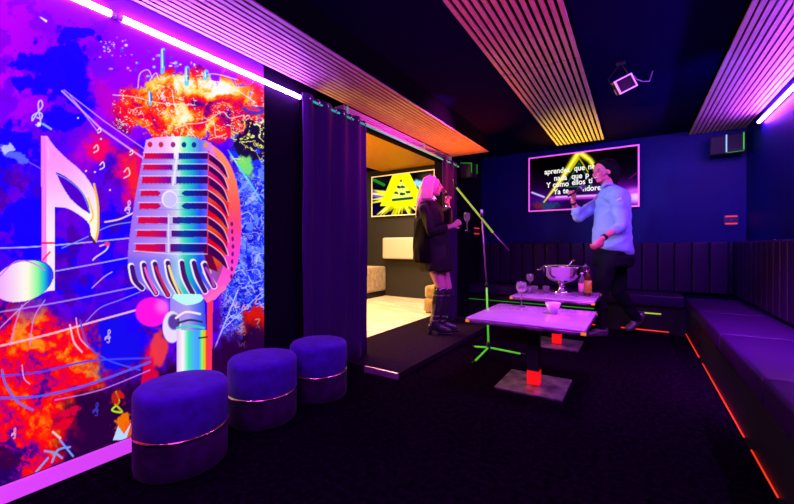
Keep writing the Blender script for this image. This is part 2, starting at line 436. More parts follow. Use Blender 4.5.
def paint_mural(c):
    U, V = c.U, c.V; rnd = random.Random(3)
    n1 = fbm(U*0.03, V*0.03, 11); n2 = fbm(U*0.045+9, V*0.045, 22); n3 = fbm(U*0.07, V*0.05, 33); n4 = fbm(U*0.16, V*0.12, 44)
    base = np.array(S(150, 0, 255))[None, :]*np.ones((len(U), 1))
    c.C = base
    c.put(1-ss(0, 70, U+V*0.15), S(185, 0, 245))
    low = ss(110, 190, V+30*(n1-0.5)); c.put(low, S(85, 0, 225))
    c.put(ss(0.50, 0.58, n2)*low, S(25, 0, 245)); c.put(ss(0.52, 0.6, n3)*low*0.7, S(70, 0, 150))
    n5 = fbm(U*0.028+4, V*0.03+8, 131, 6); c.put(ss(0.50, 0.56, n5)*(1-ss(95, 120, U))*ss(20, 60, V)*0.5, S(50, 0, 240))
    c.put(ss(0.55, 0.62, fbm(U*0.05, V*0.06, 132, 6))*(1-ss(110, 130, U))*0.6, S(110, 0, 215))
    # deep blue clouds of the upper left
    for (x, y, rx, ry, g) in ((55, 70, 24, 34, 25), (75, 62, 14, 30, -10), (28, 62, 22, 9, 0), (25, 84, 26, 8, 15), (75, 33, 26, 6, 8), (80, 85, 12, 26, -20), (60, 118, 30, 12, 0), (10, 150, 30, 22, 0), (15, 215, 26, 12, -30), (30, 235, 20, 30, 20)):
        c.blob(x, y, rx, ry, S(15, 0, 255), 0.95, 0.9, int(x*7+y), 0.10, 0.25, g)
    c.blob(100, 70, 16, 12, S(110, 10, 235), 0.8, 0.8, 9, 0.1, 0.3)
    # middle red and magenta glow behind the flame
    c.blob(108, 100, 34, 16, S(200, 0, 190), 0.75, 0.7, 91, 0.08, 0.8, 50)
    c.blob(92, 150, 30, 26, S(190, 0, 200), 0.9, 0.6, 5, 0.07, 0.9)
    c.blob(98, 150, 16, 17, S(255, 0, 90), 0.95, 0.6, 6, 0.12, 0.7)
    c.blob(130, 170, 20, 45, S(235, 0, 120), 0.95, 0.7, 8, 0.08, 0.7, -10)
    c.blob(136, 185, 10, 40, S(250, 30, 40), 0.9, 0.9, 18, 0.1, 0.5, -12)
    # flame: streaks thrown out from the top of the microphone
    w1 = fbm(U*0.055, V*0.055, 101); w2 = fbm(U*0.055+7, V*0.055+3, 102)
    du, dv = U-186+34*(w1-0.5), V-152+34*(w2-0.5)
    an = np.arctan2(dv, du); ra = np.hypot(du, dv)
    q1 = fbm(an*5+20, ra*0.045+5, 103, 6); q2 = fbm((U+60*w1)*0.10, (V+60*w2)*0.13, 104, 6)
    rd = 1-np.abs(2*fbm((U+70*w2)*0.06+4, (V+50*w1)*0.09, 105, 5)-1)
    d = np.hypot((U-192)/82, (V-107)/39)+0.75*(q1-0.5)+0.5*(q2-0.5)
    mask = 1-ss(0.86, 1.0, d)
    mask = mask*(V > 60-0.05*(U-150))
    heat = 0.47+1.35*(q1-0.5)+0.75*(q2-0.5)+0.66*np.exp(-((V-85-0.12*(U-185))/12)**2)*np.exp(-((U-196)/50)**2)+0.22*np.exp(-((U-165)/24)**2-((V-118)/18)**2)-0.25*np.exp(-((U-228)/24)**2-((V-112)/14)**2)-0.15*ss(0.6, 0.95, d)-0.25*np.exp(-((U-198)/16)**2-((V-104)/6)**2)
    st = [0.0, 0.18, 0.32, 0.46, 0.58, 0.70, 0.84, 1.0]
    pal = np.stack([np.interp(heat, st, [.35, .80, 1, 1, 1, 1, 1, 1]), np.interp(heat, st, [0, 0, .05, .30, .52, .78, .95, 1]), np.interp(heat, st, [.45, .42, .12, 0, 0, .15, .6, .92])], 1)
    c.put(mask, pal)
    c.put(ss(0.955, 0.985, rd)*mask*0.9, S(255, 252, 225))
    c.put(ss(0.955, 0.985, 1-np.abs(2*fbm((U+50*w1)*0.12, (V+60*w2)*0.12+8, 106, 4)-1))*mask*ss(0.4, 0.6, w1+w2-0.5)*0.9, S(235, 0, 40))
    for p in ([(113, 95), (135, 97), (160, 103), (195, 105)], [(138, 88), (140, 74), (148, 70), (152, 78)], [(150, 80), (156, 73), (160, 80), (170, 76)],
              [(172, 90), (176, 110), (186, 126), (196, 138)], [(186, 124), (205, 122), (222, 112), (230, 118), (244, 115)],
              [(205, 118), (214, 124), (216, 136), (226, 134)], [(226, 84), (240, 92), (256, 103)], [(196, 76), (215, 74), (238, 80)]):
        c.line(curve(p), 1.0, S(255, 250, 235), 0.75)
    c.blob(252, 110, 14, 5, S(40, 60, 200), 0.9, 0.5, 88, 0.15, 0.3, 10); c.blob(253, 109, 9, 2.5, S(240, 40, 90), 0.9, 0.4, 89, 0.2, 0.3, 10)
    # dripping splashes on top
    for (x, y, L) in ((163, 50, 22), (187, 68, 16), (150, 92, 12), (206, 72, 6)):
        c.line([(x, y), (x+rnd.uniform(-1, 1), y+L)], rnd.uniform(3, 5), S(90, 220, 250), 0.9); c.line([(x+1, y+1), (x+1.5, y+L*0.7)], 1.4, S(20, 60, 200), 0.9)
        c.line([(x-1, y), (x-0.6, y+L*0.8)], 1.0, S(240, 250, 255))
    for k in range(55):
        x = rnd.gauss(178, 30); y = rnd.gauss(60, 9)
        if not 100 < x < 235 or y < 35+(x-100)*0.3: continue
        c.blob(x, y, rnd.uniform(0.8, 2.6), rnd.uniform(0.8, 2), rnd.choice([S(120, 220, 255), S(240, 240, 255), S(30, 80, 255), S(255, 120, 190)]), 0.9, 0.4, k, 0.4, 0.4)
    for k in range(26):
        x = rnd.gauss(112, 8); y = rnd.gauss(48, 6)
        c.blob(x, y, rnd.uniform(0.5, 1.5), rnd.uniform(0.5, 1.5), S(200, 190, 255), 0.9)
    c.line([(40, 17), (46, 21)], [0.8, 2.4], S(240, 230, 255))
    for p, w in (([(62, 91), (100, 128), (143, 158)], 1.8), ([(64, 90), (104, 121), (146, 150)], 0.9), ([(70, 95), (98, 132)], 0.9)):
        c.line(p, w, S(245, 170, 255), 0.85)
    # red jet dots and birds
    for (x, y, r) in ((97, 148, 3), (103, 165, 3), (100, 130, 2), (132, 152, 2), (128, 172, 4)):
        c.line(curve([(x-r, y), (x, y-r), (x+r*0.4, y+r*0.6), (x-r, y+r*1.5)], 6), 1.1, S(255, 230, 230))
    for (x, y) in ((101, 139), (78, 118), (86, 171), (95, 172), (110, 190)): c.blob(x, y, 1.2, 1.2, S(250, 240, 255))
    # right of the microphone: blue with white scribble
    c.blob(248, 240, 34, 112, S(30, 50, 250), 1, 0.35, 31, 0.08, 0.2)
    c.put(ss(0.5, 0.62, n4)*(U > 222)*(V > 165)*(V < 318)*0.8, S(110, 150, 255)); c.put(ss(0.5, 0.6, fbm(U*0.12, V*0.1, 77))*(U > 222)*(V > 165)*0.7, S(10, 0, 200))
    c.blob(252, 140, 17, 20, S(25, 10, 60), 1, 0.7, 32, 0.14, 0.2)
    c.blob(246, 167, 14, 9, S(120, 240, 110), 0.95, 0.6, 35, 0.14, 0.3, 45)
    rr2 = 1-np.abs(2*fbm((U+40*w1)*0.11+2, (V+40*w2)*0.11, 111, 4)-1)
    reg = ss(228, 234, U)*(1-ss(158, 166, V))*ss(112, 122, V)
    c.put(ss(0.90, 0.95, rr2)*reg, S(225, 235, 40)); c.put(ss(0.965, 0.985, rr2)*reg, S(255, 255, 200))
    for k in range(16):
        c.line([(228+k*1.5, 150+k*2.2), (238+k*1.6, 166+k*2.4)], 1.0, rnd.choice([S(60, 220, 230), S(200, 255, 240)]), 0.8)
    reg = ss(216, 226, U)*ss(168, 180, V)*(1-ss(330, 345, V))
    for sd, sc_, col in ((112, 0.075, S(130, 170, 255)), (113, 0.12, S(90, 120, 255)), (114, 0.10, S(190, 205, 255)), (115, 0.16, S(170, 190, 255))):
        r3 = 1-np.abs(2*fbm((U+50*w1)*sc_+sd, (V+45*w2)*sc_*0.8, sd, 3)-1); c.put(ss(0.955, 0.985, r3)*reg*0.8, col)
    for k in range(26):
        x = rnd.uniform(224, 262); y = rnd.uniform(180, 335); a = rnd.uniform(0, 6.3); L = rnd.uniform(4, 12)
        c.line(curve([(x, y), (x+L*math.cos(a), y+L*math.sin(a)), (x+1.5*L*math.cos(a+0.6), y+1.5*L*math.sin(a+0.6))], 5), rnd.uniform(0.6, 1.2), S(190, 205, 255), 0.8)
    c.blob(256, 330, 14, 26, S(220, 20, 10), 1, 0.7, 36, 0.12, 0.25); c.blob(250, 345, 9, 14, S(25, 0, 20), 1, 0.8, 37, 0.14, 0.2)
    for k in range(18):
        x = rnd.uniform(238, 264); y = rnd.uniform(300, 350); a = rnd.uniform(0, 6.3)
        c.line(curve([(x, y), (x+4*math.cos(a), y+4*math.sin(a)), (x+5*math.cos(a+1.3), y+5*math.sin(a+1.3))], 5), 1.1, S(255, 170, 150), 0.9)
    c.line([(210, 360), (238, 290)], 1.2, S(190, 190, 255)); c.line([(222, 330), (262, 292)], 0.8, S(190, 190, 255))
    # lower left fire
    red = ss(290, 322, V+40*(n2-0.5)-0.12*U)*(1-ss(95, 135, U+60*(n1-0.5)))
    h2 = 0.43+1.9*(fbm((U+70*w1)*0.028+3, (V+70*w2)*0.036, 121, 4)-0.5)+0.45*(fbm((U+40*w2)*0.11, (V+40*w1)*0.13, 122, 4)-0.5)+0.30*np.exp(-((U-62)/26)**2-((V-340)/20)**2)
    st = [0.0, 0.22, 0.34, 0.46, 0.62, 0.78, 0.95]
    pal = np.stack([np.interp(h2, st, [.16, .35, .75, .95, 1, 1, 1]), np.interp(h2, st, [0, 0, 0, 0, .03, .30, .55]), np.interp(h2, st, [.38, .55, .45, .20, .05, 0, .1])], 1)
    c.put(red, pal)
    c.blob(108, 300, 20, 22, S(60, 0, 220), 1, 0.6, 45, 0.07, 0.4)
    c.blob(118, 345, 28, 36, S(20, 10, 235), 1, 0.6, 46, 0.07, 0.25); c.blob(135, 320, 10, 18, S(25, 0, 250), 0.9, 0.4, 47, 0.07, 0.4)
    dark = ss(0, 1, (V-385+0.35*(U-60)+60*(n3-0.5))/30)*ss(45, 85, U+30*(n4-0.5)); c.put(dark, S(42, 0, 62))
    c.blob(6, 462, 16, 14, S(60, 0, 60), 0.8, 0.9, 49, 0.07, 0.4)
    c.blob(70, 410, 16, 5, S(230, 0, 60), 0.9, 0.9, 51, 0.12, 0.4, -18); c.blob(60, 425, 14, 6, S(240, 0, 40), 0.9, 0.9, 52, 0.12, 0.4, -25)
    c.blob(150, 400, 14, 60, S(235, 0, 60), 0.9, 0.6, 54, 0.08, 0.4); c.blob(160, 350, 10, 25, S(250, 60, 60), 0.9, 0.6, 56, 0.08, 0.4)
    # staves
    for p, w, col in (([(0, 248), (30, 247), (80, 243), (140, 237)], 1.3, S(190, 190, 255)), ([(0, 278), (50, 272), (132, 257)], 1.3, S(170, 170, 255)),
                      ([(0, 312), (60, 302), (140, 286)], 1.4, S(170, 140, 255)), ([(0, 346), (50, 334), (100, 320), (140, 309)], 2.0, S(255, 190, 210)),
                      ([(0, 376), (40, 372), (90, 361), (150, 358)], 1.8, S(70, 70, 255)), ([(0, 398), (40, 396), (90, 384), (150, 362)], 2.4, S(90, 90, 255)),
                      ([(55, 400), (100, 390), (150, 370)], 1.1, S(200, 120, 255)), ([(86, 322), (100, 308), (120, 300), (140, 292)], 1, S(150, 130, 255)),
                      ([(62, 248), (85, 238), (110, 226), (140, 221)], 1.0, S(120, 160, 255)), ([(0, 328), (30, 300), (50, 290)], 1, S(210, 160, 255)),
                      ([(10, 345), (16, 322), (22, 305)], 1.2, S(200, 140, 255)), ([(30, 345), (34, 318), (45, 300)], 1, S(200, 140, 255)),
                      ([(2, 370), (6, 385), (18, 402), (33, 410)], 2.2, S(100, 110, 255)), ([(70, 325), (74, 342), (82, 352)], 1.8, S(255, 200, 230)),
                      ([(76, 318), (80, 338), (92, 350)], 1.1, S(255, 190, 230)), ([(22, 365), (24, 378), (30, 384)], 1.0, S(255, 180, 230)),
                      ([(80, 320), (88, 345), (108, 360), (140, 370)], 1.6, S(60, 80, 255)), ([(0, 150), (25, 160), (60, 180)], 1.0, S(130, 90, 255)),
                      ([(105, 222), (120, 219), (135, 212)], 1.6, S(255, 220, 210)), ([(92, 288), (104, 277), (112, 272)], 1.2, S(190, 160, 255))):
        c.line(curve(p), w, col, 0.95)
    c.blob(15, 155, 14, 6, S(90, 110, 255), 0.9, 0.9, 61, 0.15, 0.3, 20); c.blob(6, 148, 7, 5, S(200, 210, 255), 0.9, 0.9, 62, 0.2, 0.3)
    # small notes
    def clef(x, y, s, col):
        c.line(curve([(x-0.6*s, y+2.2*s), (x+1.5*s, y+2.8*s), (x+2*s, y+0.8*s), (x+0.2*s, y-0.2*s), (x-2.6*s, y+1.4*s), (x-2.8*s, y+3.8*s), (x-0.2*s, y-0.2*s), (x+2.2*s, y-3.4*s), (x+1.6*s, y-6.2*s), (x+0.2*s, y-5.0*s), (x+0.4*s, y-1*s), (x+1.4*s, y+5.2*s), (x+0.2*s, y+6.6*s), (x-1*s, y+5.8*s)], 8), 0.9*s**0.5, col)
    clef(38, 113, 2.0, S(200, 210, 255)); c.line([(43, 124), (51, 129)], 2, S(150, 180, 255)); c.blob(39, 124, 2.6, 2.6, S(235, 235, 255))
    clef(108, 336, 1.0, S(220, 190, 255)); clef(96, 409, 1.0, S(60, 60, 220)); clef(14, 433, 0.8, S(240, 190, 220)); clef(128, 207, 1.0, S(230, 210, 255))
    c.line(curve([(100, 246), (108, 244), (106, 250), (96, 257), (93, 260)], 6), 1.6, S(230, 200, 255)); c.blob(107, 244, 4, 3, S(255, 60, 110))
    c.line(curve([(116, 392), (119, 402), (112, 410), (122, 412), (115, 404)], 6), 1.8, S(190, 240, 30))
    c.blob(122, 424, 9, 12, S(255, 120, 0), 0.95, 0.8, 71, 0.2, 0.3); c.blob(116, 397, 9, 8, S(230, 40, 10), 0.8, 0.9, 72, 0.2, 0.4); c.blob(128, 430, 5, 9, S(255, 90, 20), 0.9, 0.8, 75, 0.2, 0.3)
    c.poly([(113, 440), (118, 426), (124, 434), (131, 423), (126, 440)], S(190, 220, 255))
    for p in ([(45, 451), (55, 453), (62, 458)], [(52, 462), (58, 450), (70, 447)], [(36, 472), (48, 458)], [(60, 440), (68, 450), (73, 456)]):
        c.line(curve(p, 6), 2.0, S(120, 160, 255))
    c.line([(53, 432), (60, 438)], 2.5, S(255, 200, 190))
    # big eighth note
    lil = lambda u, v: np.stack([0.98-0*u, 0.60+0.34*ss(150, 240, v)+0.12*ss(60, 95, u), 0.95-0.1*ss(70, 98, u)*ss(190, 230, v)], 1)
    c.poly([(41, 136), (47, 136), (55, 147), (55, 290), (42, 292)], lil)
    c.poly([(41, 136), (46, 138), (47, 290), (42, 292)], S(255, 130, 235))
    flag = curve([(54, 146), (66, 158), (81, 171), (92, 186), (98, 204), (99, 228), (96, 243)])+curve([(91, 238), (89, 224), (78, 214), (66, 208), (54, 207)])
    c.poly(flag, lil)
    c.poly(curve([(56, 172), (66, 177), (80, 189), (88, 203), (90, 214)])+curve([(82, 209), (70, 198), (60, 182)]), S(80, 0, 200))
    c.line(curve([(56, 174), (68, 180), (82, 193), (90, 212)]), 0.9, S(120, 160, 255))
    c.line(curve([(94, 184), (98, 205), (98, 230), (95, 242)]), 2.2, S(255, 190, 40)); c.line(curve([(88, 198), (93, 215), (90, 222)]), 1.8, S(255, 210, 40)); c.line([(90, 236), (95, 243)], 2.4, S(60, 10, 90))
    c.line([(42, 243), (54, 243)], 1.6, S(230, 0, 60)); c.line([(50, 252), (43, 260)], 1.6, S(240, 30, 120)); c.line([(48, 148), (49, 160)], 1, S(255, 190, 240))
    head = [(23+31*math.cos(a)*math.cos(-0.3)-20*math.sin(a)*math.sin(-0.3), 281+31*math.cos(a)*math.sin(-0.3)+20*math.sin(a)*math.cos(-0.3)) for a in [2*PI*k/40 for k in range(40)]]
    c.poly(head, lambda u, v: np.stack([np.interp(u, [0, 28, 38, 44, 50, 55], [.95, 1, .55, .1, .1, .45]), np.interp(u, [0, 25, 38, 44, 50, 55], [.7, 1, 1, .8, .25, .4]), np.interp(u, [0, 25, 38, 43, 50], [.97, .9, .6, .75, 1])], 1))
    c.line(head[20:]+head[:3], 1.2, S(40, 40, 220)); c.line(curve([(0, 276), (15, 262), (30, 262), (45, 270)]), 1.2, S(210, 110, 230))
    # studio microphone ------------------------------------------------
    rim = curve([(205, 140), (224, 155), (236, 180), (241, 215), (240, 250), (232, 278), (215, 300)])
    c.poly(rim+[(196, 300), (200, 150)], lambda u, v: np.stack([0*u+1, .25+.3*ss(235, 160, v)+0.1*ss(255, 290, v), .35+.45*ss(200, 260, v)], 1))
    body = curve([(146, 140), (160, 137), (190, 137), (211, 143)])+curve([(222, 165), (228, 200), (226, 250), (218, 280), (206, 293)])+curve([(190, 298), (172, 298), (150, 291), (133, 279), (128, 256), (134, 205), (143, 156), (146, 140)])
    def metal(u, v):
        r = np.interp(u, [128, 165, 178, 184, 192, 200, 207, 214, 228], [.62, .72, .80, .25, .05, .12, .45, .8, .9])
        g = np.interp(u, [128, 165, 178, 184, 192, 200, 207, 214, 228], [.42, .58, .90, .90, .70, .34, .35, .35, .25])
        b = np.interp(u, [128, 165, 178, 184, 192, 200, 207, 214, 228], [.92, .92, .90, .70, .80, .95, .95, .75, .30])
        lo = ss(252, 262, v)
        top = 1-ss(150, 162, v)
        r = r*(1-0.25*lo)+top*0.25; g = g*(1-.1*lo)+top*0.15; b = b+top*0.02
        return np.clip(np.stack([r, g, b], 1), 0, 1)
    c.poly(body, metal)
    c.poly([(208, 150), (222, 168), (229, 200), (227, 250), (219, 270), (207, 262)], lambda u, v: np.stack([0*u+.90, .16+.16*np.sin(v*0.2), 0.10+.4*ss(215, 160, v)], 1))
    rows = [(153, 159), (164.5, 170), (176.5, 183.5), (190.5, 196), (203, 209), (217, 223.5), (230.5, 237), (244, 252)]
    for i, (a, b) in enumerate(rows):
        f = i/7; xl = 145-9*f; xm = 176.5-8*f; xe = 208-1*f
        if i in (3, 4):
            mid = (a+b)/2
            lp = [(xl, a), (158, a), (161, mid), (158, b), (xl-1, b)]; rp = [(181, mid), (185, a), (xe, a), (xe, b), (185, b)]
        else:
            lp = [(xl, a), (xm-3, a), (xm-3, b), (xl-1, b)]; rp = [(xm+2, a), (xe, a), (xe, b), (xm+2, b)]
        c.poly(lp, lambda u, v: np.stack([.85-.4*ss(150, 176, u), 0*u+.02, .28+.35*ss(150, 172, u)], 1))
        c.poly(rp, lambda u, v: np.stack([np.interp(u, [170, 183, 192, 205], [.45, .05, .05, .22]), np.interp(u, [170, 183, 192, 205], [0, .25, .12, 0]), np.interp(u, [170, 183, 192, 205], [.5, .6, .6, .38])], 1))
        sd = curve([(xe+1, a), (216, a+5), (224, a+13), (228.5, a+25)])+curve([(226, a+24), (219, b+9), (xe+1, b+1)])
        c.poly(sd, S(62, 0, 80)); c.line(curve([(xe+1, a), (216, a+5), (224, a+13), (228.5, a+25)]), 0.9, S(255, 190, 220))
        c.line([(xl-2, a-0.6), (xe, a-0.6)], 0.8, S(255, 240, 255), 0.7); c.line([(xl-2, b+0.7), (xe-1, b+0.7)], 0.7, S(110, 90, 210), 0.5)
    c.line([(xm, 252), (168.5, 215)], 1.6, S(225, 220, 255)); c.line([(177.5, 152), (173, 185)], 1.8, S(245, 235, 255))
    c.blob(169.5, 199, 8.4, 9.2, S(245, 235, 255), 1, edge=0.1); c.blob(170, 199.5, 7.0, 7.8, S(205, 200, 245), 1, edge=0.1)
    c.poly([(203, 250), (212, 255), (218, 272), (207, 268)], S(110, 0, 60)); c.blob(207, 272, 6, 5, S(255, 230, 30), 0.9)
    for k, (x, col) in enumerate(((150, S(200, 30, 70)), (161, S(210, 40, 60)), (173, S(150, 40, 130)), (184, S(10, 60, 140)), (194, S(20, 50, 140)), (206, S(250, 140, 90)))):
        c.blob(x, 144.5+0.1*k, 2.6, 3.0, col, 1, edge=0.15)
    for k in range(8): c.blob(233-1.0*abs(k-3)*0.4, 224+k*7.5, 1.5, 2.6, S(120, 20, 110), 1, edge=0.2)
    c.line([(134, 251), (175, 254), (207, 254)], 1.2, S(240, 230, 255), 0.7)
    slots = (((131, 266), (134, 280), (142, 288), S(60, 20, 130)), ((143, 264), (146, 278), (156, 293), S(255, 90, 200)), ((154, 263), (158, 278), (168, 295), S(215, 30, 80)), ((167, 262), (170, 278), (180, 295), S(250, 235, 130)),
             ((181, 262), (184, 278), (193, 294), S(70, 30, 100)), ((193, 262), (197, 277), (205, 291), S(60, 20, 100)), ((204, 264), (208, 276), (214, 286), S(190, 60, 200)))
    for a, b, d, col in slots:
        c.line(curve([a, b, d]), 6.6, S(250, 240, 255)); c.line(curve([(a[0]+1, a[1]+1), (b[0]+1, b[1]), d]), 4.8, S(70, 10, 110)); c.line(curve([(a[0]+2, a[1]+4), (b[0]+2.5, b[1]), d]), 2.4, col)
    # swivel, clamp and stem
    c.blob(152, 312, 18, 16, S(255, 20, 220), 1, edge=0.15); c.blob(163, 306, 12, 12, S(255, 120, 240), 0.8, edge=0.8)
    c.poly([(170, 296), (204, 296), (206, 330), (170, 330)], lambda u, v: np.stack([np.interp(u, [170, 188, 198, 206], [.62, .70, .35, .2]), np.interp(u, [170, 188, 198, 206], [.55, .62, .45, .3]), 0*u+.93], 1))
    c.poly(curve([(172, 298), (185, 305), (198, 303), (204, 298)])+[(200, 294), (174, 294)], S(190, 255, 240))
    c.blob(172, 327, 10, 17, S(235, 225, 250), 1, edge=0.12); c.blob(174, 322, 7, 9, S(90, 60, 160), 1, edge=0.3); c.line(curve([(176, 318), (186, 312), (200, 314)]), 2.2, S(255, 240, 220)); c.line(curve([(178, 323), (190, 320), (202, 322)]), 2.0, S(40, 50, 90)); c.line(curve([(177, 328), (192, 326), (204, 328)]), 2.2, S(60, 220, 180))
    c.poly([(177, 330), (207, 330), (208, 480), (177, 480)], lambda u, v: np.stack([np.interp(u, [177, 183, 189, 194, 199, 203, 205, 207], [.9, 1, .2, .3, .25, .7, 1, 1]), np.interp(u, [177, 183, 189, 194, 199, 202, 205, 207], [.75, 1, .9, .7, .65, 1, .7, .1]), np.interp(u, [177, 183, 189, 194, 199, 203, 207], [.98, .95, .7, 1, 1, .2, .1])], 1))
    c.poly([(207, 300), (213, 300), (210, 480), (207, 480)], S(255, 50, 90)); c.line([(208, 300), (224, 288)], 5, S(255, 110, 190))
    c.line([(199, 338), (207, 337)], 1.4, S(40, 30, 30))

def picture(name, parent, m, U, V, X, Y, Z, nu, nv, painter):
    """grid of painted points; U,V are survey pixels of each point"""
    c = Canvas(U, V); painter(c)
    C = np.clip(c.C, 0, 1); L = np.where(C <= 0.04045, C/12.92, ((C+0.055)/1.055)**2.4)
    me = bpy.data.meshes.new(name)
    co = np.stack([X, Y, Z], 1).astype(np.float32)
    me.vertices.add(len(co)); me.vertices.foreach_set('co', co.ravel())
    i = np.arange(nu-1)[:, None]*nv+np.arange(nv-1)[None, :]
    q = np.stack([i, i+nv, i+nv+1, i+1], -1).reshape(-1, 4)
    me.loops.add(q.size); me.loops.foreach_set('vertex_index', q.ravel().astype(np.int32))
    me.polygons.add(len(q)); me.polygons.foreach_set('loop_start', np.arange(0, q.size, 4, dtype=np.int32))
    me.update(calc_edges=True)
    a = me.color_attributes.new('print', 'FLOAT_COLOR', 'POINT')
    a.data.foreach_set('color', np.concatenate([L, np.ones((len(L), 1))], 1).astype(np.float32).ravel())
    o = bpy.data.objects.new(name, me); COL.objects.link(o); me.materials.append(m)
    if parent is not None: o.parent = parent
    return o
def uv_of(X, Y, Z):
    l = RT[0]*X+RT[1]*Y; d = FW[0]*X+FW[1]*Y
    return 397+FPX*l/d, HOR-FPX*(Z-EYE)/d

# mural: a shallow backlit box standing on the baseboard
mu = empty('mural_lightbox', (XL, 0.85, 0.068), 0, 'wall-high backlit mural of a vintage microphone, flames and music notes', 'mural')
MB().box(0.0, 0.012, 0.10-0.85, 1.495-0.85, 0.0, 1.892).build('box_frame', M_BLACKP, mu)
xm = XL+0.0135
u_ = np.linspace(-45, px_of(xm, 1.493, 1)[0], 520)
t_ = (u_-397)/FPX; ycol = xm*(RT[1]*t_+FW[1])/(RT[0]*t_+FW[0]); ycol = np.maximum(ycol, 0.11)
zrow = np.linspace(0.072, 1.958, 700)
Yg, Zg = np.meshgrid(ycol, zrow, indexing='ij'); Yg = Yg.ravel(); Zg = Zg.ravel(); Xg = np.full(len(Yg), xm)
Ug, Vg = uv_of(Xg, Yg, Zg)
M_MURAL = art_mat('mural_print', 0.95, 0.10)
picture('printed_fabric', mu, M_MURAL, Ug, Vg, Xg-XL, Yg-0.85, Zg-0.068, len(ycol), len(zrow), paint_mural)

# televisions
def paint_tv_main(c):
    U, V = c.U, c.V
    c.put(ss(165, 200, V), S(25, 0, 60)); c.blob(630, 195, 60, 22, S(130, 0, 200), 0.9, edge=0.95); c.blob(637, 196, 22, 12, S(235, 180, 255), 1, edge=0.9)
    c.blob(545, 200, 30, 14, S(70, 0, 130), 0.8, edge=0.95)
    c.blob(548, 206, 16, 6, S(10, 90, 100), 0.6, 0.8, 3, 0.3, 0.5); c.blob(538, 206, 8, 5, S(130, 20, 20), 0.7, 0.5, 4, 0.3, 0.6)
    c.line([(550, 198.5), (600, 196.5), (640, 191)], 3.5, S(210, 60, 255), 0.9, soft=3); c.line([(556, 197), (602, 195)], 1.4, S(255, 220, 255), 0.9, soft=2)
    c.line([(532, 192.5), (544, 197)], 1.8, S(200, 190, 255), soft=1.5); c.line([(630, 178), (638, 172)], 1.2, S(150, 0, 130), 0.7, soft=2)
    for w, col, a in ((9, S(120, 100, 0), 0.6), (6, S(235, 220, 0), 0.9), (2.4, S(255, 255, 120), 0.9)):
        c.line([(544, 202), (561, 180), (579, 152), (590, 160), (606, 184)], [0.5, w*0.7, w, w*0.8, w*0.8], col, a, soft=2.5)
    c.line([(566, 186), (579, 163), (592, 186), (566, 187)], 1.2, S(20, 110, 60), 0.9, soft=1); c.line([(570, 172), (579, 158), (588, 172)], 1.3, S(240, 230, 0), 0.8, soft=1.5)
def paint_tv_side(c):
    U, V = c.U, c.V; c.put(ss(165, 215, V), S(10, 0, 50))
    c.blob(378, 194, 16, 5, S(130, 90, 230), 1, 0.4, 3, 0.3, 0.5); c.blob(424, 184, 20, 6, S(150, 225, 255), 1, 0.4, 4, 0.3, 0.6)
    rnd = random.Random(5)
    for k in range(70):
        a = rnd.uniform(0, 2*PI); x = 402+4*math.cos(a); y = 196+3*math.sin(a); L = rnd.uniform(16, 34)
        if math.sin(a) < -0.3: L *= 0.5
        c.line([(x, y), (x+L*math.cos(a), y+L*0.75*math.sin(a))], [5, 0.5], rnd.choice([S(235, 235, 0), S(255, 250, 90), S(200, 190, 0)]), 0.95, soft=1)
    c.blob(402, 197, 24, 15, S(240, 245, 20), 1, 0.7, 6, 0.15, 0.5); c.poly([(380, 206), (396, 166), (406, 166), (426, 206)], S(250, 245, 10)); c.blob(401, 178, 7, 10, S(255, 240, 0), 1, 0.2, 7, 0.2, 0.3)
    c.line([(372, 179), (384, 185)], 3, S(20, 130, 20), soft=1)
    c.poly([(391, 201), (401, 179), (413, 199)], S(250, 250, 120), 0.8)
    for x, y, w in ((401, 181, 2), (399, 187, 4), (403, 187, 4), (396, 193, 4), (402, 194, 5), (408, 192, 4)): c.blob(x, y, w*0.6, 1.4, S(10, 70, 60), 1, 0.6, int(x), 0.5, 0.2)
    c.line([(393, 200), (412, 198)], 2.4, S(10, 80, 50))
def tv(label, yf, px0, px1, ytop, ybot, frame_m, painter, tilt):
    a = on_y(px0, ytop, yf); x0 = a.x; x1 = on_y(px1, ytop, yf).x; z1 = a.z; z0 = on_y(px0, ybot, yf).z
    t = empty('television', ((x0+x1)/2, yf+0.03, z0), 0, label, 'television', 'televisions')
    ox, oy, oz = t.location; w = x1-x0; h = z1-z0; e = 0.016
    MB().box(-w/2+0.005, w/2-0.005, -0.022, 0.03, 0.005, h-0.005, 0.003).build('case', M_BLACKP, t)
    f = MB()
    f.box(-w/2, w/2, -0.034, -0.020, h-e, h).box(-w/2, w/2, -0.034, -0.020, 0, e).box(-w/2, -w/2+e, -0.034, -0.020, e, h-e).box(w/2-e, w/2, -0.034, -0.020, e, h-e)
    f.build('bezel', frame_m, t)['label'] = 'glowing bezel'
    xs = np.linspace(x0+e, x1-e, 330); zs = np.linspace(z0+e, z1-e, 190)
    X, Z = np.meshgrid(xs, zs, indexing='ij'); X = X.ravel(); Z = Z.ravel(); Y = np.full(len(X), yf+0.007)
    U, V = uv_of(X, Y, Z)
    sc = picture('screen', t, art_mat('screen_picture', 1.1, 0.03, 0.2), U, V, X-ox, Y-oy, Z-oz, len(xs), len(zs), painter)
    return t, sc
tv1, scr = tv('large wall television on the blue wall showing karaoke lyrics over a yellow triangle', YB-0.065, 528.5, 639.5, 158, 211.9, M_TPINK, paint_tv_main, 0)
tv('television in the room behind the doorway showing a yellow burst', AY1-0.065, 371.5, 434.7, 176.9, 217, M_TGOLD, paint_tv_side, 0)
M_LYR = mat('white_screen_letters', (0.02, 0.02, 0.02), 0.4, emit=(0.95, 0.95, 0.85), estr=1.0)
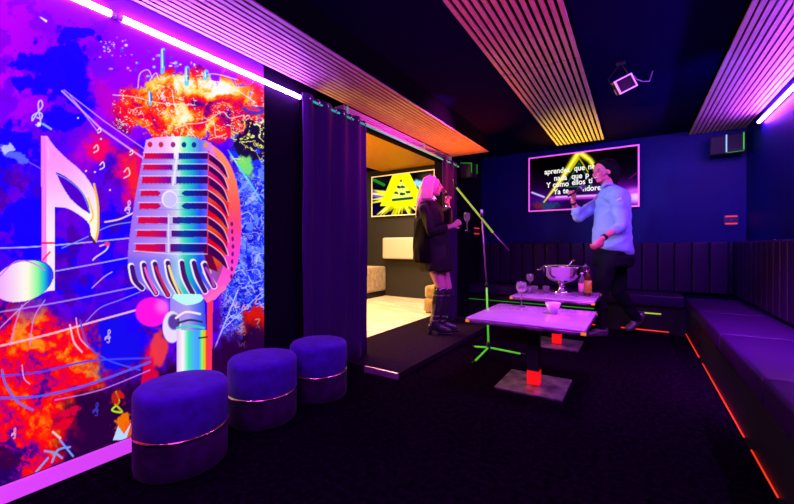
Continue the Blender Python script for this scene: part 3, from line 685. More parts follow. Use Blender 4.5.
def text_mesh(body, size, name, m, parent, loc, rot=(PI/2, 0, 0), off=0.0):
    cu = bpy.data.curves.new(name, 'FONT'); cu.body = body; cu.size = size; cu.extrude = 0.0008; cu.offset = off
    tmp = bpy.data.objects.new(name, cu); COL.objects.link(tmp)
    me = bpy.data.meshes.new_from_object(tmp.evaluated_get(bpy.context.evaluated_depsgraph_get()))
    bpy.data.objects.remove(tmp); bpy.data.curves.remove(cu)
    o = bpy.data.objects.new(name, me); COL.objects.link(o); me.materials.clear(); me.materials.append(m)
    o.parent = parent; o.location = loc; o.rotation_euler = rot; return o
yt = YB-0.065
for body, px, py in (('aprendes', 544.5, 174.4), ('que', 574.0, 170.8), ('no', 588.0, 169.2), ('o', 613.0, 166.5), ('nada', 554.0, 180.8), ('que', 571.5, 178.9), ('p', 585.3, 177.3), ('Y', 546.5, 187.8), ('como', 552.8, 187.2), ('ellos', 571.8, 185.0), ('ti', 588.5, 183.2), ('Ya', 553.5, 194.4), ('te', 563.0, 193.4), ('ndores', 582.5, 191.2)):
    p = on_y(px, py, yt)
    wo = text_mesh(body, 0.100, 'lyric_word', M_LYR, tv1, (p.x-tv1.location.x, yt-0.001-tv1.location.y, p.z-tv1.location.z), off=0.002); wo.scale.x = 0.86; wo['label'] = 'white lyric word reading '+body

# ------------------------------------------------------------------ curtains and rail
RX = -1.902; RZ = 1.962
def curtain(y0, y1, ztop, label, rings):
    t = empty('curtain', (RX, (y0+y1)/2, 0.045), 0, label, 'curtain', 'purple curtains')
    n = 120; rows = 14; verts = []; faces = []; L = y1-y0; waves = rings
    for side in (0, 1):
        for j in range(rows+1):
            z = (ztop-0.045)*j/rows
            for i in range(n+1):
                q = i/n; ph = 2*PI*waves*q/2
                amp = 0.024*(0.85+0.15*math.sin(j*0.6+i*0.05))
                x = amp*math.sin(ph+0.25*math.sin(j*0.3))+(0.004 if side else -0.004)
                verts.append((x, (q-0.5)*L+0.006*math.sin(j*0.7+q*9), z))
    W = n+1
    def idx(s, j, i): return s*(rows+1)*W+j*W+i
    for s_ in (0, 1):
        for j in range(rows):
            for i in range(n): faces.append((idx(s_, j, i), idx(s_, j, i+1), idx(s_, j+1, i+1), idx(s_, j+1, i)))
    for j in range(rows):
        for i in (0, n): faces.append((idx(0, j, i), idx(1, j, i), idx(1, j+1, i), idx(0, j+1, i)))
    for i in range(n):
        for j in (0, rows): faces.append((idx(0, j, i), idx(0, j, i+1), idx(1, j, i+1), idx(1, j, i)))
    MB()._add([Vector(v) for v in verts], faces, True).build('cloth', M_CURT, t)
    for k in range(rings):
        yy = (-0.5+(k+0.5)/rings)*L+L/rings/4*0
        b = bmesh.new(); mb = MB(); pts = [(0.0, yy, 0)]
        a = [(0.0255*math.cos(w)+0.0, yy, RZ-0.045+0.0255*math.sin(w)) for w in [2*PI*q/16 for q in range(17)]]
        mb.tube(a, 0.005, 8, cap=False); mb.build('eyelet', M_CHROME, t); b.free()
    return t
curtain(1.765, 2.47, 1.995, 'dark purple eyelet curtain gathered at the near side of the doorway', 8)
curtain(3.93, 4.33, 1.995, 'dark purple curtain bunched at the far side of the doorway', 4)
rl = empty('curtain_rail', (RX, 3.1, RZ), 0, 'thin teal lit curtain rail along the top of the doorway', 'curtain rail')
MB().tube([(0, -1.30, 0), (0, 1.30, 0)], 0.008, 10).build('rod', M_TTEAL, rl)  # teal light caught by the rod is painted as a glow
for yy in (-1.30, 1.30): MB().ell((0, yy, 0), (0.014, 0.014, 0.014)).build('finial', M_CHROME, rl)
for yy in (-1.28, 1.27): MB().box(-0.047, 0.0, yy-0.006, yy+0.006, -0.006, 0.006).build('bracket', M_CHROME, rl)

# ------------------------------------------------------------------ stools
def stool(loc, dia, h, label):
    r = dia/2
    t = empty('round_pouf', (*loc, 0), 0, label, 'stool', 'velvet poufs')
    zr = h*0.47
    MB().lathe([(0, 0.004), (r-0.012, 0.004), (r-0.003, 0.012), (r, 0.03), (r, zr-0.010), (r-0.004, zr-0.006), (0, zr-0.006)], n=64).build('base', M_VELVETD, t)['label'] = 'darker plum velvet base'
    MB().lathe([(0, zr+0.006), (r-0.004, zr+0.006), (r, zr+0.012), (r+0.001, h-0.035), (r-0.002, h-0.018), (r-0.012, h-0.006), (r-0.03, h), (0, h+0.003)], n=64).build('cushion', M_VELVET, t)
    MB().lathe([(r-0.006, zr-0.006), (r+0.002, zr-0.005), (r+0.003, zr), (r+0.002, zr+0.005), (r-0.006, zr+0.006)], n=64).build('ring', M_GOLD, t)['label'] = 'thin rose gold ring'
    MB().lathe([(0, 0), (r-0.03, 0), (r-0.03, 0.004), (0, 0.004)], n=32).build('foot_plate', M_BLACKP, t)
    return t
stool((-1.682, 0.858), 0.365, 0.353, 'largest and nearest purple velvet pouf, in front of the mural')
stool((-1.735, 1.318), 0.36, 0.345, 'middle purple velvet pouf between the other two, beside the mural')
stool((-1.705, 1.715), 0.355, 0.345, 'farthest purple velvet pouf, in front of the curtain')

# ------------------------------------------------------------------ tables
ZT = 0.483
def table(c, label, tilt=0):
    t = empty('cocktail_table', (c[0], c[1], 0), 0, label, 'table', 'white topped pedestal tables')
    w = 0.352
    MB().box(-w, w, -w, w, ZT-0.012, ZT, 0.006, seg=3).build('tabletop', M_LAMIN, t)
    b = MB().box(-w, w, -w, w, ZT-0.034, ZT-0.012, 0.006, seg=3).build('edge_band', M_STEEL, t); b['label'] = 'dark metal edge band'
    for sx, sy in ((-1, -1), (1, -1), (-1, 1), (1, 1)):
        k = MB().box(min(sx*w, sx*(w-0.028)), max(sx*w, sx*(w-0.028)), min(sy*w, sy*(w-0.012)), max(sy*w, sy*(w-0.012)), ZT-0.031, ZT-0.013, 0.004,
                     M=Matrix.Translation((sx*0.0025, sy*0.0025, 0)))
        k.build('corner_glint', M_TORN, t)['label'] = 'orange light glint painted on the table corner'  # orange reflections at the corners, made as small glowing pieces
    MB().box(-0.037, 0.037, -0.037, 0.037, 0.012, ZT-0.05, 0.003).build('column', M_BLACKM, t)
    MB().box(-0.15, 0.15, -0.15, 0.15, ZT-0.05, ZT-0.034, 0.004).build('mounting_plate', M_BLACKM, t)
    MB().box(-0.21, 0.21, -0.21, 0.21, 0, 0.012, 0.003).build('base_plate', M_STEEL, t)
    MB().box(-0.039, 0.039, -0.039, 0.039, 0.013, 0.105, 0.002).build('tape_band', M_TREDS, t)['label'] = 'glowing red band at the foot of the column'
    return t
T1 = (-0.587, 2.635); T2 = (-0.645, 3.85)
table(T1, 'nearest low white topped table with one stemmed glass and a white bowl')
table(T2, 'farther low white topped table holding the champagne bowl and bottles')

def wine_glass(loc, h, r, label, group='stemmed glasses'):
    t = empty('wine_glass', loc, 0, label, 'glass', group)
    sh = h*0.48
    MB().lathe([(0, 0), (r*0.9, 0), (r*0.92, 0.002), (r*0.2, 0.006), (0.0035, 0.012), (0.003, sh-0.01), (0.006, sh), (0, sh+0.002)], n=28).build('stem', M_GLASS, t)
    bh = h-sh
    MB().lathe([(0, sh), (r*0.45, sh+bh*0.08), (r*0.85, sh+bh*0.3), (r, sh+bh*0.55), (r*0.92, sh+bh*0.85), (r*0.82, h), (r*0.80, h), (r*0.90, sh+bh*0.84), (r*0.975, sh+bh*0.55), (r*0.82, sh+bh*0.32), (r*0.42, sh+bh*0.12), (0, sh+bh*0.06)], n=28).build('bowl', M_GLASS, t)
    return t
def tl(px, py): p = on_z(px, py, ZT); return (p.x, p.y, ZT)
wine_glass(tl(521.5, 306.5), 0.19, 0.040, 'stemmed wine glass on the near table, in front of the small tumblers')
wine_glass(tl(530, 290.5), 0.175, 0.038, 'stemmed wine glass at the back left of the far table')
def tumbler(loc, label):
    t = tag(MB().lathe([(0, 0), (0.026, 0), (0.030, 0.004), (0.034, 0.07), (0.032, 0.07), (0.028, 0.010), (0, 0.009)], n=24).build('tumbler', M_GLASS), label, 'glass', 'small tumblers')
    t.location = loc
tumbler(tl(528.5, 293.5), 'leftmost short clear tumbler on the far table, by the stemmed glass')
tumbler(tl(534.5, 292.8), 'short clear tumbler between two others on the far table')
tumbler(tl(546, 293.2), 'short clear tumbler beside the chrome champagne bowl')
cb = MB().lathe([(0, 0.0), (0.024, 0.0), (0.028, 0.004), (0.052, 0.074), (0.0485, 0.075), (0.026, 0.010), (0, 0.009)], n=36)
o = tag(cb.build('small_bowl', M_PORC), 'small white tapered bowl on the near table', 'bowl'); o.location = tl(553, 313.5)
# champagne bowl
bl = tl(562, 292.5)
bw = empty('champagne_bowl', bl, 0, 'wide chrome pedestal champagne bowl on the far table', 'ice bucket')
KR, KZ = 1.18, 1.10
MB().lathe([(r*KR, z*KZ) for r, z in [(0, 0), (0.075, 0), (0.078, 0.006), (0.05, 0.02), (0.03, 0.04), (0.028, 0.06), (0.04, 0.085), (0, 0.09)]], n=48).build('pedestal', M_CHROME, bw)
MB().lathe([(r*KR, z*KZ) for r, z in [(0, 0.085), (0.05, 0.088), (0.11, 0.12), (0.155, 0.17), (0.172, 0.225), (0.188, 0.238), (0.190, 0.242), (0.185, 0.243), (0.168, 0.232), (0.148, 0.175), (0.105, 0.130), (0, 0.10)]], n=56).build('bowl', M_CHROME, bw)
for sx in (-1, 1):
    MB().tube([(sx*0.200, -0.03, 0.22), (sx*0.232, -0.028, 0.225), (sx*0.238, 0, 0.227), (sx*0.232, 0.028, 0.225), (sx*0.200, 0.03, 0.22)], 0.006, 8).build('handle', M_CHROME, bw)
M_ICE = mat('ice', (0.85, 0.9, 1.0), 0.1, trans=0.9, ior=1.31)
ice = MB(); rr = random.Random(2)
for k in range(46):
    a = rr.uniform(0, 6.28); q = 0.13*math.sqrt(rr.random()); z = 0.15+0.055*rr.random()*(1-q/0.2)+0.3*q*q*2
    ice.box(-0.016, 0.016, -0.016, 0.016, -0.014, 0.014, 0.003, M=Matrix.Translation((q*math.cos(a), q*math.sin(a), z+0.012)) @ Matrix.Rotation(rr.uniform(0, 3), 4, Vector((rr.random(), rr.random(), 1)).normalized()))
o = tag(ice.build('ice_cubes', M_ICE), 'ice cubes heaped inside the chrome champagne bowl', 'ice', kind='stuff'); o.location = bl
# tongs and a ladle resting in it
o = empty('ice_tongs', (bl[0]+0.04, bl[1], bl[2]+0.20), 0, 'silver ice tongs sticking up out of the champagne bowl', 'tongs')
for q in (-0.014, 0.014): MB().tube([(-0.08, q*0.4, -0.01), (0.02, q, 0.075), (0.065, q*1.1, 0.125)], 0.0045, 8, squash=((0, 1, 0), 0.6)).build('arm', M_CHROME, o)
MB().ell((0.066, 0, 0.127), (0.010, 0.02, 0.009)).build('hinge', M_CHROME, o)
o = empty('upturned_glass', (bl[0]+0.13, bl[1]+0.02, bl[2]+0.215), 0, 'clear glass tipped on the right rim of the champagne bowl', 'glass')
Mx = Matrix.Rotation(R(62), 4, 'Y')
MB().lathe([(0, 0), (0.010, 0.002), (0.005, 0.01), (0.005, 0.05), (0.02, 0.07), (0.034, 0.11), (0.032, 0.11), (0.017, 0.073), (0, 0.056)], n=24, M=Mx).build('bowl', M_GLASS, o)
MB().lathe([(0, -0.004), (0.028, -0.004), (0.028, 0.0), (0, 0.003)], n=24, M=Mx).build('foot', M_GLASS, o)
def bottle(loc, h, r, mglass, mlabel, mcap, label, llabel):
    t = empty('bottle', loc, 0, label, 'bottle', 'bottles on the far table')
    MB().lathe([(0, 0), (r*0.93, 0), (r, 0.006), (r, h*0.62), (r*0.85, h*0.70), (r*0.40, h*0.79), (r*0.34, h*0.95), (0, h*0.95)], n=32).build('glass_body', mglass, t)
    MB().lathe([(0, h*0.93), (r*0.40, h*0.93), (r*0.42, h), (0, h)], n=24).build('cap', mcap, t)
    MB().lathe([(r+0.0006, h*0.12), (r+0.001, h*0.12), (r+0.001, h*0.54), (r+0.0006, h*0.54)], n=32).build('paper_label', mlabel, t)['label'] = llabel
    return t
M_WLAB = mat('white_bottle_label', (0.5, 0.4, 0.42), 0.5, noise=(55, (0.75, 0.12, 0.12), 0.9))
M_ALAB = mat('amber_bottle_label', (0.25, 0.12, 0.01), 0.4, emit=lin((240, 130, 20)), estr=0.15)  # paper label with a faint painted-in glow
bottle(tl(582, 295.3), 0.215, 0.030, mat('clear_spirit_glass', (0.4, 0.35, 0.4), 0.06, trans=0.7), M_WLAB, M_WHITE, 'shorter bottle with a white and red label beside the amber bottle', 'white and red paper label')
bottle(tl(588, 296.2), 0.275, 0.031, mat('amber_glass', (0.05, 0.02, 0.004), 0.08, trans=0.1), M_ALAB, M_BLACKP, 'taller bottle with an amber label at the right of the far table', 'amber paper label')

# ------------------------------------------------------------------ upholstered benches
def bench_back(length, zt, n, m, th=0.13):
    """channelled backrest along +X, front at y=0 facing -y"""
    mb = MB(); w = length/n
    for k in range(n): mb.box(k*w+0.003, (k+1)*w-0.003, 0, th, 0.0, zt, 0.018, seg=3)
    return mb
bb = empty('wall_bench', (0, 0, 0), 0, 'long black upholstered bench along the blue back wall', 'bench', 'upholstered benches')
YF = 4.85
MB().box(XL+0.01, 0.437, YF+0.05, YB-0.01, 0.0, 0.30).build('plinth', M_BLACKP, bb)
sm = MB()
for a, b in ((-1.96, -1.16), (-1.155, -0.35), (-0.345, 0.425)): sm.box(a, b, YF, 5.27, 0.30, 0.42, 0.02, seg=3)
sm.build('seat', M_LEATH, bb)
x = bench_back(2.95, 0.57, 19, M_LEATH).build('backrest', M_LEATH, bb); x.location = (XL+0.01, 5.26, 0.425)
rb = empty('wall_bench', (0.43, 2.0, 0), 0, 'long black upholstered bench down the right wall, glowing purple on its seat', 'bench', 'upholstered benches')
MB().box(0.012, 0.56, YN+0.05-2, YF-0.01-2+0.04, 0.0, 0.30).build('plinth', M_BLACKP, rb)
sm = MB(); ys = [YN+0.05, 0.25, 1.15, 2.05, 2.95, 3.85, 4.84]
for a, b in zip(ys[:-1], ys[1:]): sm.box(-0.004, 0.43, a-2+0.002, b-2-0.002, 0.30, 0.42, 0.02, seg=3)
sm.build('seat', M_LEATH, rb)
x = bench_back(5.255-YN-0.05, 0.57, 42, M_LEATH).build('backrest', M_LEATH, rb); x.rotation_euler = (0, 0, -PI/2); x.location = (0.43, 5.25-2, 0.425)
# glowing tape on the plinths
def strip(parent, a, b, m, lab, th=0.004):
    a = Vector(a)-parent.location; b = Vector(b)-parent.location
    o = MB().tube([a, b], th, 8).build('tape_strip', m, parent); o['label'] = lab
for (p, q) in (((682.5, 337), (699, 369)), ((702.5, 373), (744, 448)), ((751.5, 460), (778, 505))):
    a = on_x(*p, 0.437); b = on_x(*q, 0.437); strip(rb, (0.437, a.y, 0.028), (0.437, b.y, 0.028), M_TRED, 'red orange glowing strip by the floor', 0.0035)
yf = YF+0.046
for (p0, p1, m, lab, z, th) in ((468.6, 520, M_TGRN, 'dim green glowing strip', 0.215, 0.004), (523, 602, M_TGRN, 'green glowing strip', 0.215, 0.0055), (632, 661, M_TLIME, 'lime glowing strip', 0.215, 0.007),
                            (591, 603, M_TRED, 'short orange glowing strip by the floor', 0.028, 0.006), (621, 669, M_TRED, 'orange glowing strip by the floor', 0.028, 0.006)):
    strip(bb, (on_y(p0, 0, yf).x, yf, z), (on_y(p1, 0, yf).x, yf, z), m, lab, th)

# ------------------------------------------------------------------ speakers, sockets, ceiling light
def speaker(loc, w, d, h, rz, label, edges):
    t = empty('wall_speaker', loc, rz, label, 'speaker', 'black speakers')
    MB().box(-w/2, w/2, -d/2, d/2, 0, h, 0.008).build('cabinet', M_BLACKP, t)
    MB().box(-w/2+0.012, w/2-0.012, -d/2-0.006, -d/2, 0.012, h-0.012, 0.003).build('grille', mat('speaker_grille', (0.01, 0.01, 0.01), 0.7, bump=(300, 0.5)), t)
    MB().box(-0.02, 0.02, d/2, d/2+0.05, h*0.35, h*0.65).build('bracket', M_BLACKM, t)
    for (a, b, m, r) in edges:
        o = MB().tube([a, b], r, 8).build('edge_glint', m, t); o['label'] = 'thin painted light reflection along the edge'  # coloured reflections on the cabinet edges, painted as glowing lines
    return t
w, d, h = 0.27, 0.15, 0.20
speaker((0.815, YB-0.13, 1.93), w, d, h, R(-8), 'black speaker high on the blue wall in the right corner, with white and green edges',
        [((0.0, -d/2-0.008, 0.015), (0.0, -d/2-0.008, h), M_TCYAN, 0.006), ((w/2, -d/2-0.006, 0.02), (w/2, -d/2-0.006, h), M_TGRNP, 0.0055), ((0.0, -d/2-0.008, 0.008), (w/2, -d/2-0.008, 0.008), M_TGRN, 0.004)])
w, d, h = 0.17, 0.18, 0.20
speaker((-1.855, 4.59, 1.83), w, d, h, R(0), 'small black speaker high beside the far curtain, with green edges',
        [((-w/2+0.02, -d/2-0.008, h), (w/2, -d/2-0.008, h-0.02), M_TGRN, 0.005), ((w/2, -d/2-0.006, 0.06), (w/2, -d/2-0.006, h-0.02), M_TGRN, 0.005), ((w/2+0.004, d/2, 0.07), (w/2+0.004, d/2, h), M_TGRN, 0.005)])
def socket_plate(c, ax, label, w=0.10):
    t = empty('socket_plate', c, ax, label, 'wall socket', 'wall sockets')
    MB().box(-w/2-0.01, w/2+0.01, -0.008, 0, -0.055, 0.055, 0.003).build('plate', mat('dark_socket_plastic', (0.01, 0.01, 0.05), 0.5), t)
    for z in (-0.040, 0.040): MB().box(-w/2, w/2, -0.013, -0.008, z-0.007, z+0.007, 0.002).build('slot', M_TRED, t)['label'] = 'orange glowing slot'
    MB().ell((0, -0.010, 0), (0.006, 0.004, 0.006)).build('screw', M_STEEL, t)
socket_plate((0.875, YB, 1.235), 0, 'dark socket with two orange glowing lines low on the blue wall at right')
pm = on_x(476.2, 231, XL); socket_plate((XL, pm.y, pm.z), PI/2, 'dark socket with two orange glowing lines beside the microphone stand', 0.20)
# flood light hanging from the ceiling
fc = on_depth(625.5, 84, 2.62)
fl = empty('flood_light', fc, 0, 'small square flood light with a pale rim hanging under the dark ceiling', 'flood light')
U0 = on_depth(614.3, 81.6, 2.60); U1 = on_depth(631.8, 73.4, 2.60); U2 = on_depth(635.4, 86.2, 2.60); U3 = on_depth(619.4, 95.0, 2.60)
ctr = (U0+U1+U2+U3)/4; ex = ((U1-U0)+(U2-U3)).normalized(); ez = ((U0-U3)+(U1-U2)); ez = (ez-ex*ez.dot(ex)).normalized(); ey = ez.cross(ex)
wd = (U1-U0).length/2; hg = (U0-U3).length/2
Mf = Matrix((( ex.x, ey.x, ez.x, ctr.x-fc.x), (ex.y, ey.y, ez.y, ctr.y-fc.y), (ex.z, ey.z, ez.z, ctr.z-fc.z), (0, 0, 0, 1)))
sy = -1 if (Mf.to_3x3() @ Vector((0, -1, 0))).dot(-fc) > 0 else 1     # the face that looks into the room
def yb(a, b): return (min(a*sy, b*sy), max(a*sy, b*sy))
f = MB(); e = 0.009; y0, y1 = yb(-0.0, 0.012)
f.box(-wd, wd, y0, y1, hg-e, hg, M=Mf).box(-wd, wd, y0, y1, -hg, -hg+e, M=Mf).box(-wd, -wd+e, y0, y1, -hg+e, hg-e, M=Mf).box(wd-e, wd, y0, y1, -hg+e, hg-e, M=Mf)
f.build('rim', mat('pale_rim', (0.9, 0.85, 0.95), 0.4, emit=lin((220, 180, 240)), estr=0.35), fl)['label'] = 'pale rim'  # light falling on the rim is put in as a weak glow
y0, y1 = yb(-0.035, 0.006); MB().box(-wd+e, wd-e, y0, y1, -hg+e, hg-e, M=Mf).build('lens_block', M_BLACKP, fl)
y0, y1 = yb(-0.055, -0.004); MB().box(-wd*0.8, wd*0.8, y0, y1, -hg*0.8, hg*1.05, 0.004, M=Mf).build('housing', mat('lilac_housing', (0.30, 0.24, 0.4), 0.5), fl)
top = Vector((fc.x-0.03, fc.y+0.03, ZC-0.004))-fc
MB().tube([Mf @ Vector((-wd-0.004, -0.02*sy, 0)), Mf @ Vector((-wd-0.004, -0.03*sy, hg+0.035)), top, Mf @ Vector((wd+0.004, -0.03*sy, hg+0.035)), Mf @ Vector((wd+0.004, -0.02*sy, 0))], 0.004, 8).build('yoke', M_BLACKM, fl)
MB().box(top.x-0.03, top.x+0.03, top.y-0.02, top.y+0.02, top.z-0.006, top.z+0.003).build('ceiling_plate', M_BLACKM, fl)
c0 = on_depth(634, 76, 2.66)-fc; c1 = on_depth(637, 79.5, 2.7)-fc; c2 = on_depth(643, 81.5, 2.75)-fc; c3 = on_depth(649.5, 81, 2.8)-fc
MB().tube([c0, c1, c2, c3, (c3.x+0.02, c3.y, ZC-fc.z)], 0.004, 8).build('cable', mat('lilac_cable', (0.2, 0.17, 0.3), 0.5), fl)

# ------------------------------------------------------------------ microphone stand
hub = on_depth(488.5, 345, 3.22); base = Vector((hub.x, hub.y, 0))
ms = empty('microphone_stand', base, 0, 'tripod microphone stand with a long boom in front of the woman', 'microphone stand')
hz = hub.z
def L(v): return Vector(v)-base
joint = L(on_depth(481.8, 215.5, 3.22)); b1 = L(on_depth(456.5, 187.5, 3.22)); b2 = L(on_depth(509, 250.5, 3.22)); mid = L(on_depth(493, 232.5, 3.22))
seg = lambda a, b, q: a+(b-a)*q
lo = Vector((0, 0, hz)); s1 = L(on_depth(486.6, 285, 3.22))
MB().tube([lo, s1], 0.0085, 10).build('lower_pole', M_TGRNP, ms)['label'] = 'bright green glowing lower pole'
MB().tube([s1, joint], 0.0065, 10).build('upper_pole', mat('violet_tinted_pole', (0.16, 0.07, 0.16), 0.35, 0.4), ms)
MB().tube([s1-Vector((0, 0, 0.02)), s1+Vector((0, 0, 0.02))], 0.012, 10).build('collar', M_BLACKP, ms)
MB().tube([b1, mid], 0.0085, 10).build('boom', mat('olive_boom_glow', (0.10, 0.12, 0.02), 0.35, 0.2, emit=lin((170, 200, 60)), estr=0.7), ms)['label'] = 'pale lime boom'  # lime light on the boom is painted in as a glow
MB().tube([mid, b2], 0.005, 10).build('boom_tail', mat('violet_tinted_pole', (0.3, 0.1, 0.3), 0.35), ms)
MB().ell(joint, (0.018, 0.018, 0.022)).build('boom_clutch', M_BLACKP, ms)
MB().tube([joint+Vector((0, 0, 0.01)), joint+Vector((0, 0, 0.05))], 0.01, 10).build('clutch_knob', mat('white_knob', (0.4, 0.35, 0.6), 0.4), ms)
dirb = (b1-mid).normalized()
MB().tube([b1, b1+dirb*0.03+Vector((0, 0, 0.01))], 0.012, 10).tube([b1+dirb*0.02+Vector((0, 0, 0.01)), b1+dirb*0.03+Vector((0, 0, 0.05))], 0.011, 10).build('microphone_clip', M_BLACKP, ms)
MB().tube([(0, 0, hz-0.05), (0, 0, hz+0.03)], 0.017, 12).build('hub', M_BLACKP, ms)
for px, py in ((473, 346.5), (473, 363), (524.5, 354.5)):
    e_ = on_z(px, py, 0.012); e2 = L((e_.x, e_.y, 0.012)); st = Vector((0, 0, hz-0.02))+(e2-Vector((0, 0, hz))).normalized()*0.015
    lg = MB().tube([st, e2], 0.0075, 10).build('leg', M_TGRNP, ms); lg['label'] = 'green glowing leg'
    MB().caps(e2+(st-e2).normalized()*0.0, 0.011, e2+(st-e2).normalized()*0.03, 0.010).build('rubber_foot', M_BLACKP, lg)

# ------------------------------------------------------------------ the room behind the doorway
hc = on_y(387, 236.5, AY1); hx = hc.x
hb = empty('wall_cabinet', (hx+0.42, AY1-0.08, 0.70), 0, 'pale rounded wall unit hanging under the television in the next room', 'wall unit')
MB().box(-0.42, 0.42, -0.08, 0.08, 0.02, 0.40, 0.04, seg=5).build('body', mat('pale_beige_enamel', (0.62, 0.52, 0.42), 0.3, 0.3), hb)
MB().box(-0.41, 0.41, -0.06, 0.078, 0.0, 0.03, 0.005).build('lower_grille', M_BLACKP, hb)
M_GVEL = mat('golden_velvet', (0.36, 0.24, 0.07), 0.9, noise=(14, (0.16, 0.10, 0.03), 1.0), sheen=0.6, bump=(20, 0.3))
ot = empty('velvet_bench', (-4.35, 4.85, 0.04), 0, 'golden velvet block bench beside the far wall of the next room', 'bench')
MB().box(-0.5, 0.5, -0.7, 0.74, 0.10, 0.54, 0.04, seg=4).build('cushion', M_GVEL, ot)
MB().box(-0.48, 0.48, -0.68, 0.72, 0.0, 0.10).build('plinth', M_BLACKP, ot)
q = on_z(431, 316, 0.04)
ar = empty('velvet_pouf', (-2.33, 4.58, 0.04), 0, 'golden velvet pouf in the next room, just behind the legs of the woman', 'stool')
MB().box(-0.10, 0.09, -0.16, 0.16, 0.02, 0.20, 0.03, seg=3).build('base', M_GVEL, ar)
MB().box(-0.09, 0.085, -0.15, 0.15, 0.20, 0.37, 0.04, seg=3).build('cushion', M_GVEL, ar)
for a in (-0.07, 0.06):
    for b in (-0.12, 0.12): MB().lathe([(0, 0), (0.012, 0), (0.015, 0.03), (0, 0.03)], c=(a, b, 0), n=10).build('foot', M_BLACKP, ar)
pl = empty('ceiling_lamp', (-4.65, 4.9, AZ-0.03), 0, 'cool white square ceiling lamp in the next room', 'ceiling lamp')
MB().box(-0.32, 0.32, -0.45, 0.45, 0.006, 0.03).build('frame', M_WHITE, pl)
MB().box(-0.30, 0.30, -0.43, 0.43, 0.0, 0.006).build('diffuser', mat('cool_diffuser', (0.8, 0.9, 0.9), 0.5, emit=(0.35, 0.85, 0.9), estr=2.2), pl)

# ------------------------------------------------------------------ people
def hand(mb, wrist, fwd, palm_n, size=1.0, curl=0.5, thumb=1):
    """palm + five fingers; fwd along the hand, palm_n the way the palm faces"""
    w = Vector(wrist); f = Vector(fwd).normalized(); n = Vector(palm_n); n = (n-f*n.dot(f)).normalized(); s = f.cross(n)*thumb
    k = size
    mb.caps(w, 0.025*k, w+f*0.075*k, 0.036*k, squash=(n, 0.55))
    for i, (off, ln) in enumerate(((0.028, 0.072), (0.010, 0.080), (-0.009, 0.074), (-0.027, 0.058))):
        p0 = w+f*0.082*k+s*off*k; a0 = 0.2+curl*0.9; a1 = a0+curl*1.3; a2 = a1+curl*1.0
        d0 = f*math.cos(a0)+n*math.sin(a0); d1 = f*math.cos(a1)+n*math.sin(a1); d2 = f*math.cos(a2)+n*math.sin(a2)
        p1 = p0+d0*ln*0.45*k; p2 = p1+d1*ln*0.32*k; p3 = p2+d2*ln*0.25*k
        mb.caps(p0-f*0.01*k, 0.0105*k, p1, 0.0095*k, 8); mb.caps(p1, 0.0095*k, p2, 0.0088*k, 8); mb.caps(p2, 0.0088*k, p3, 0.0078*k, 8)
    t0 = w+f*0.025*k+s*0.026*k; t1 = t0+(f*0.6+s*0.7+n*0.4).normalized()*0.038*k; t2 = t1+(f*0.6+s*0.05+n*0.8).normalized()*0.032*k
    mb.caps(t0, 0.014*k, t1, 0.012*k, 8); mb.caps(t1, 0.012*k, t2, 0.0095*k, 8)
def head_mesh(mb, c, fx, tilt, k=1.0, nose=1.0):
    """head in profile looking along +x of the figure; c = centre of the skull"""
    M = Matrix.Translation(Vector(c)) @ Matrix.Rotation(tilt, 4, 'Y') @ Matrix.Rotation(fx, 4, 'Z')
    T = lambda p: M @ (Vector(p)*k)
    mb.ell(T((-0.012, 0, 0.022)), (0.094*k, 0.074*k, 0.090*k), n=20)
    mb.ell(T((0.022, 0, -0.025)), (0.062*k, 0.058*k, 0.082*k), n=20)
    mb.caps(T((0.02, 0, -0.085)), 0.032*k, T((0.058, 0, -0.092)), 0.020*k)           # jaw to chin
    mb.caps(T((-0.01, 0.040, -0.065)), 0.020*k, T((0.055, 0.008, -0.092)), 0.017*k); mb.caps(T((-0.01, -0.040, -0.065)), 0.020*k, T((0.055, -0.008, -0.092)), 0.017*k)
    mb.caps(T((0.084, 0, 0.012)), 0.009*k, T((0.104*nose, 0, -0.024)), 0.012*k)      # nose
    mb.ell(T((0.097, 0.0, -0.028)), (0.011*k, 0.016*k, 0.009*k), n=10)
    mb.caps(T((0.080, -0.03, 0.020)), 0.009*k, T((0.080, 0.03, 0.020)), 0.009*k)     # brow
    mb.ell(T((0.081, 0, -0.052)), (0.012*k, 0.026*k, 0.010*k), n=10); mb.ell(T((0.078, 0, -0.064)), (0.012*k, 0.024*k, 0.008*k), n=10)
    for sgn in (-1, 1):
        mb.ell(T((0.062, sgn*0.038, -0.025)), (0.024*k, 0.020*k, 0.024*k), n=10)     # cheeks
        mb.ell(T((-0.012, sgn*0.076, -0.012)), (0.018*k, 0.008*k, 0.030*k), n=12)    # ears
    return T
def face_parts(T, t, k=1.0, smile=False):
    for sgn in (-1, 1):
        MB().ell(T((0.079, sgn*0.029, 0.003)), (0.008*k, 0.011*k, 0.006*k), n=10).build('eye', M_EYE, t)
        MB().caps(T((0.085, sgn*0.018, 0.024)), 0.0035*k, T((0.074, sgn*0.046, 0.026)), 0.0028*k, 8).build('eyebrow', M_HAIRD, t)
    MB().caps(T((0.090, -0.018, -0.057)), 0.0045*k, T((0.090, 0.018, -0.057)), 0.0045*k, 8, squash=((0, 0, 1), 0.8)).build('mouth', M_TEETH if smile else M_LIP, t)

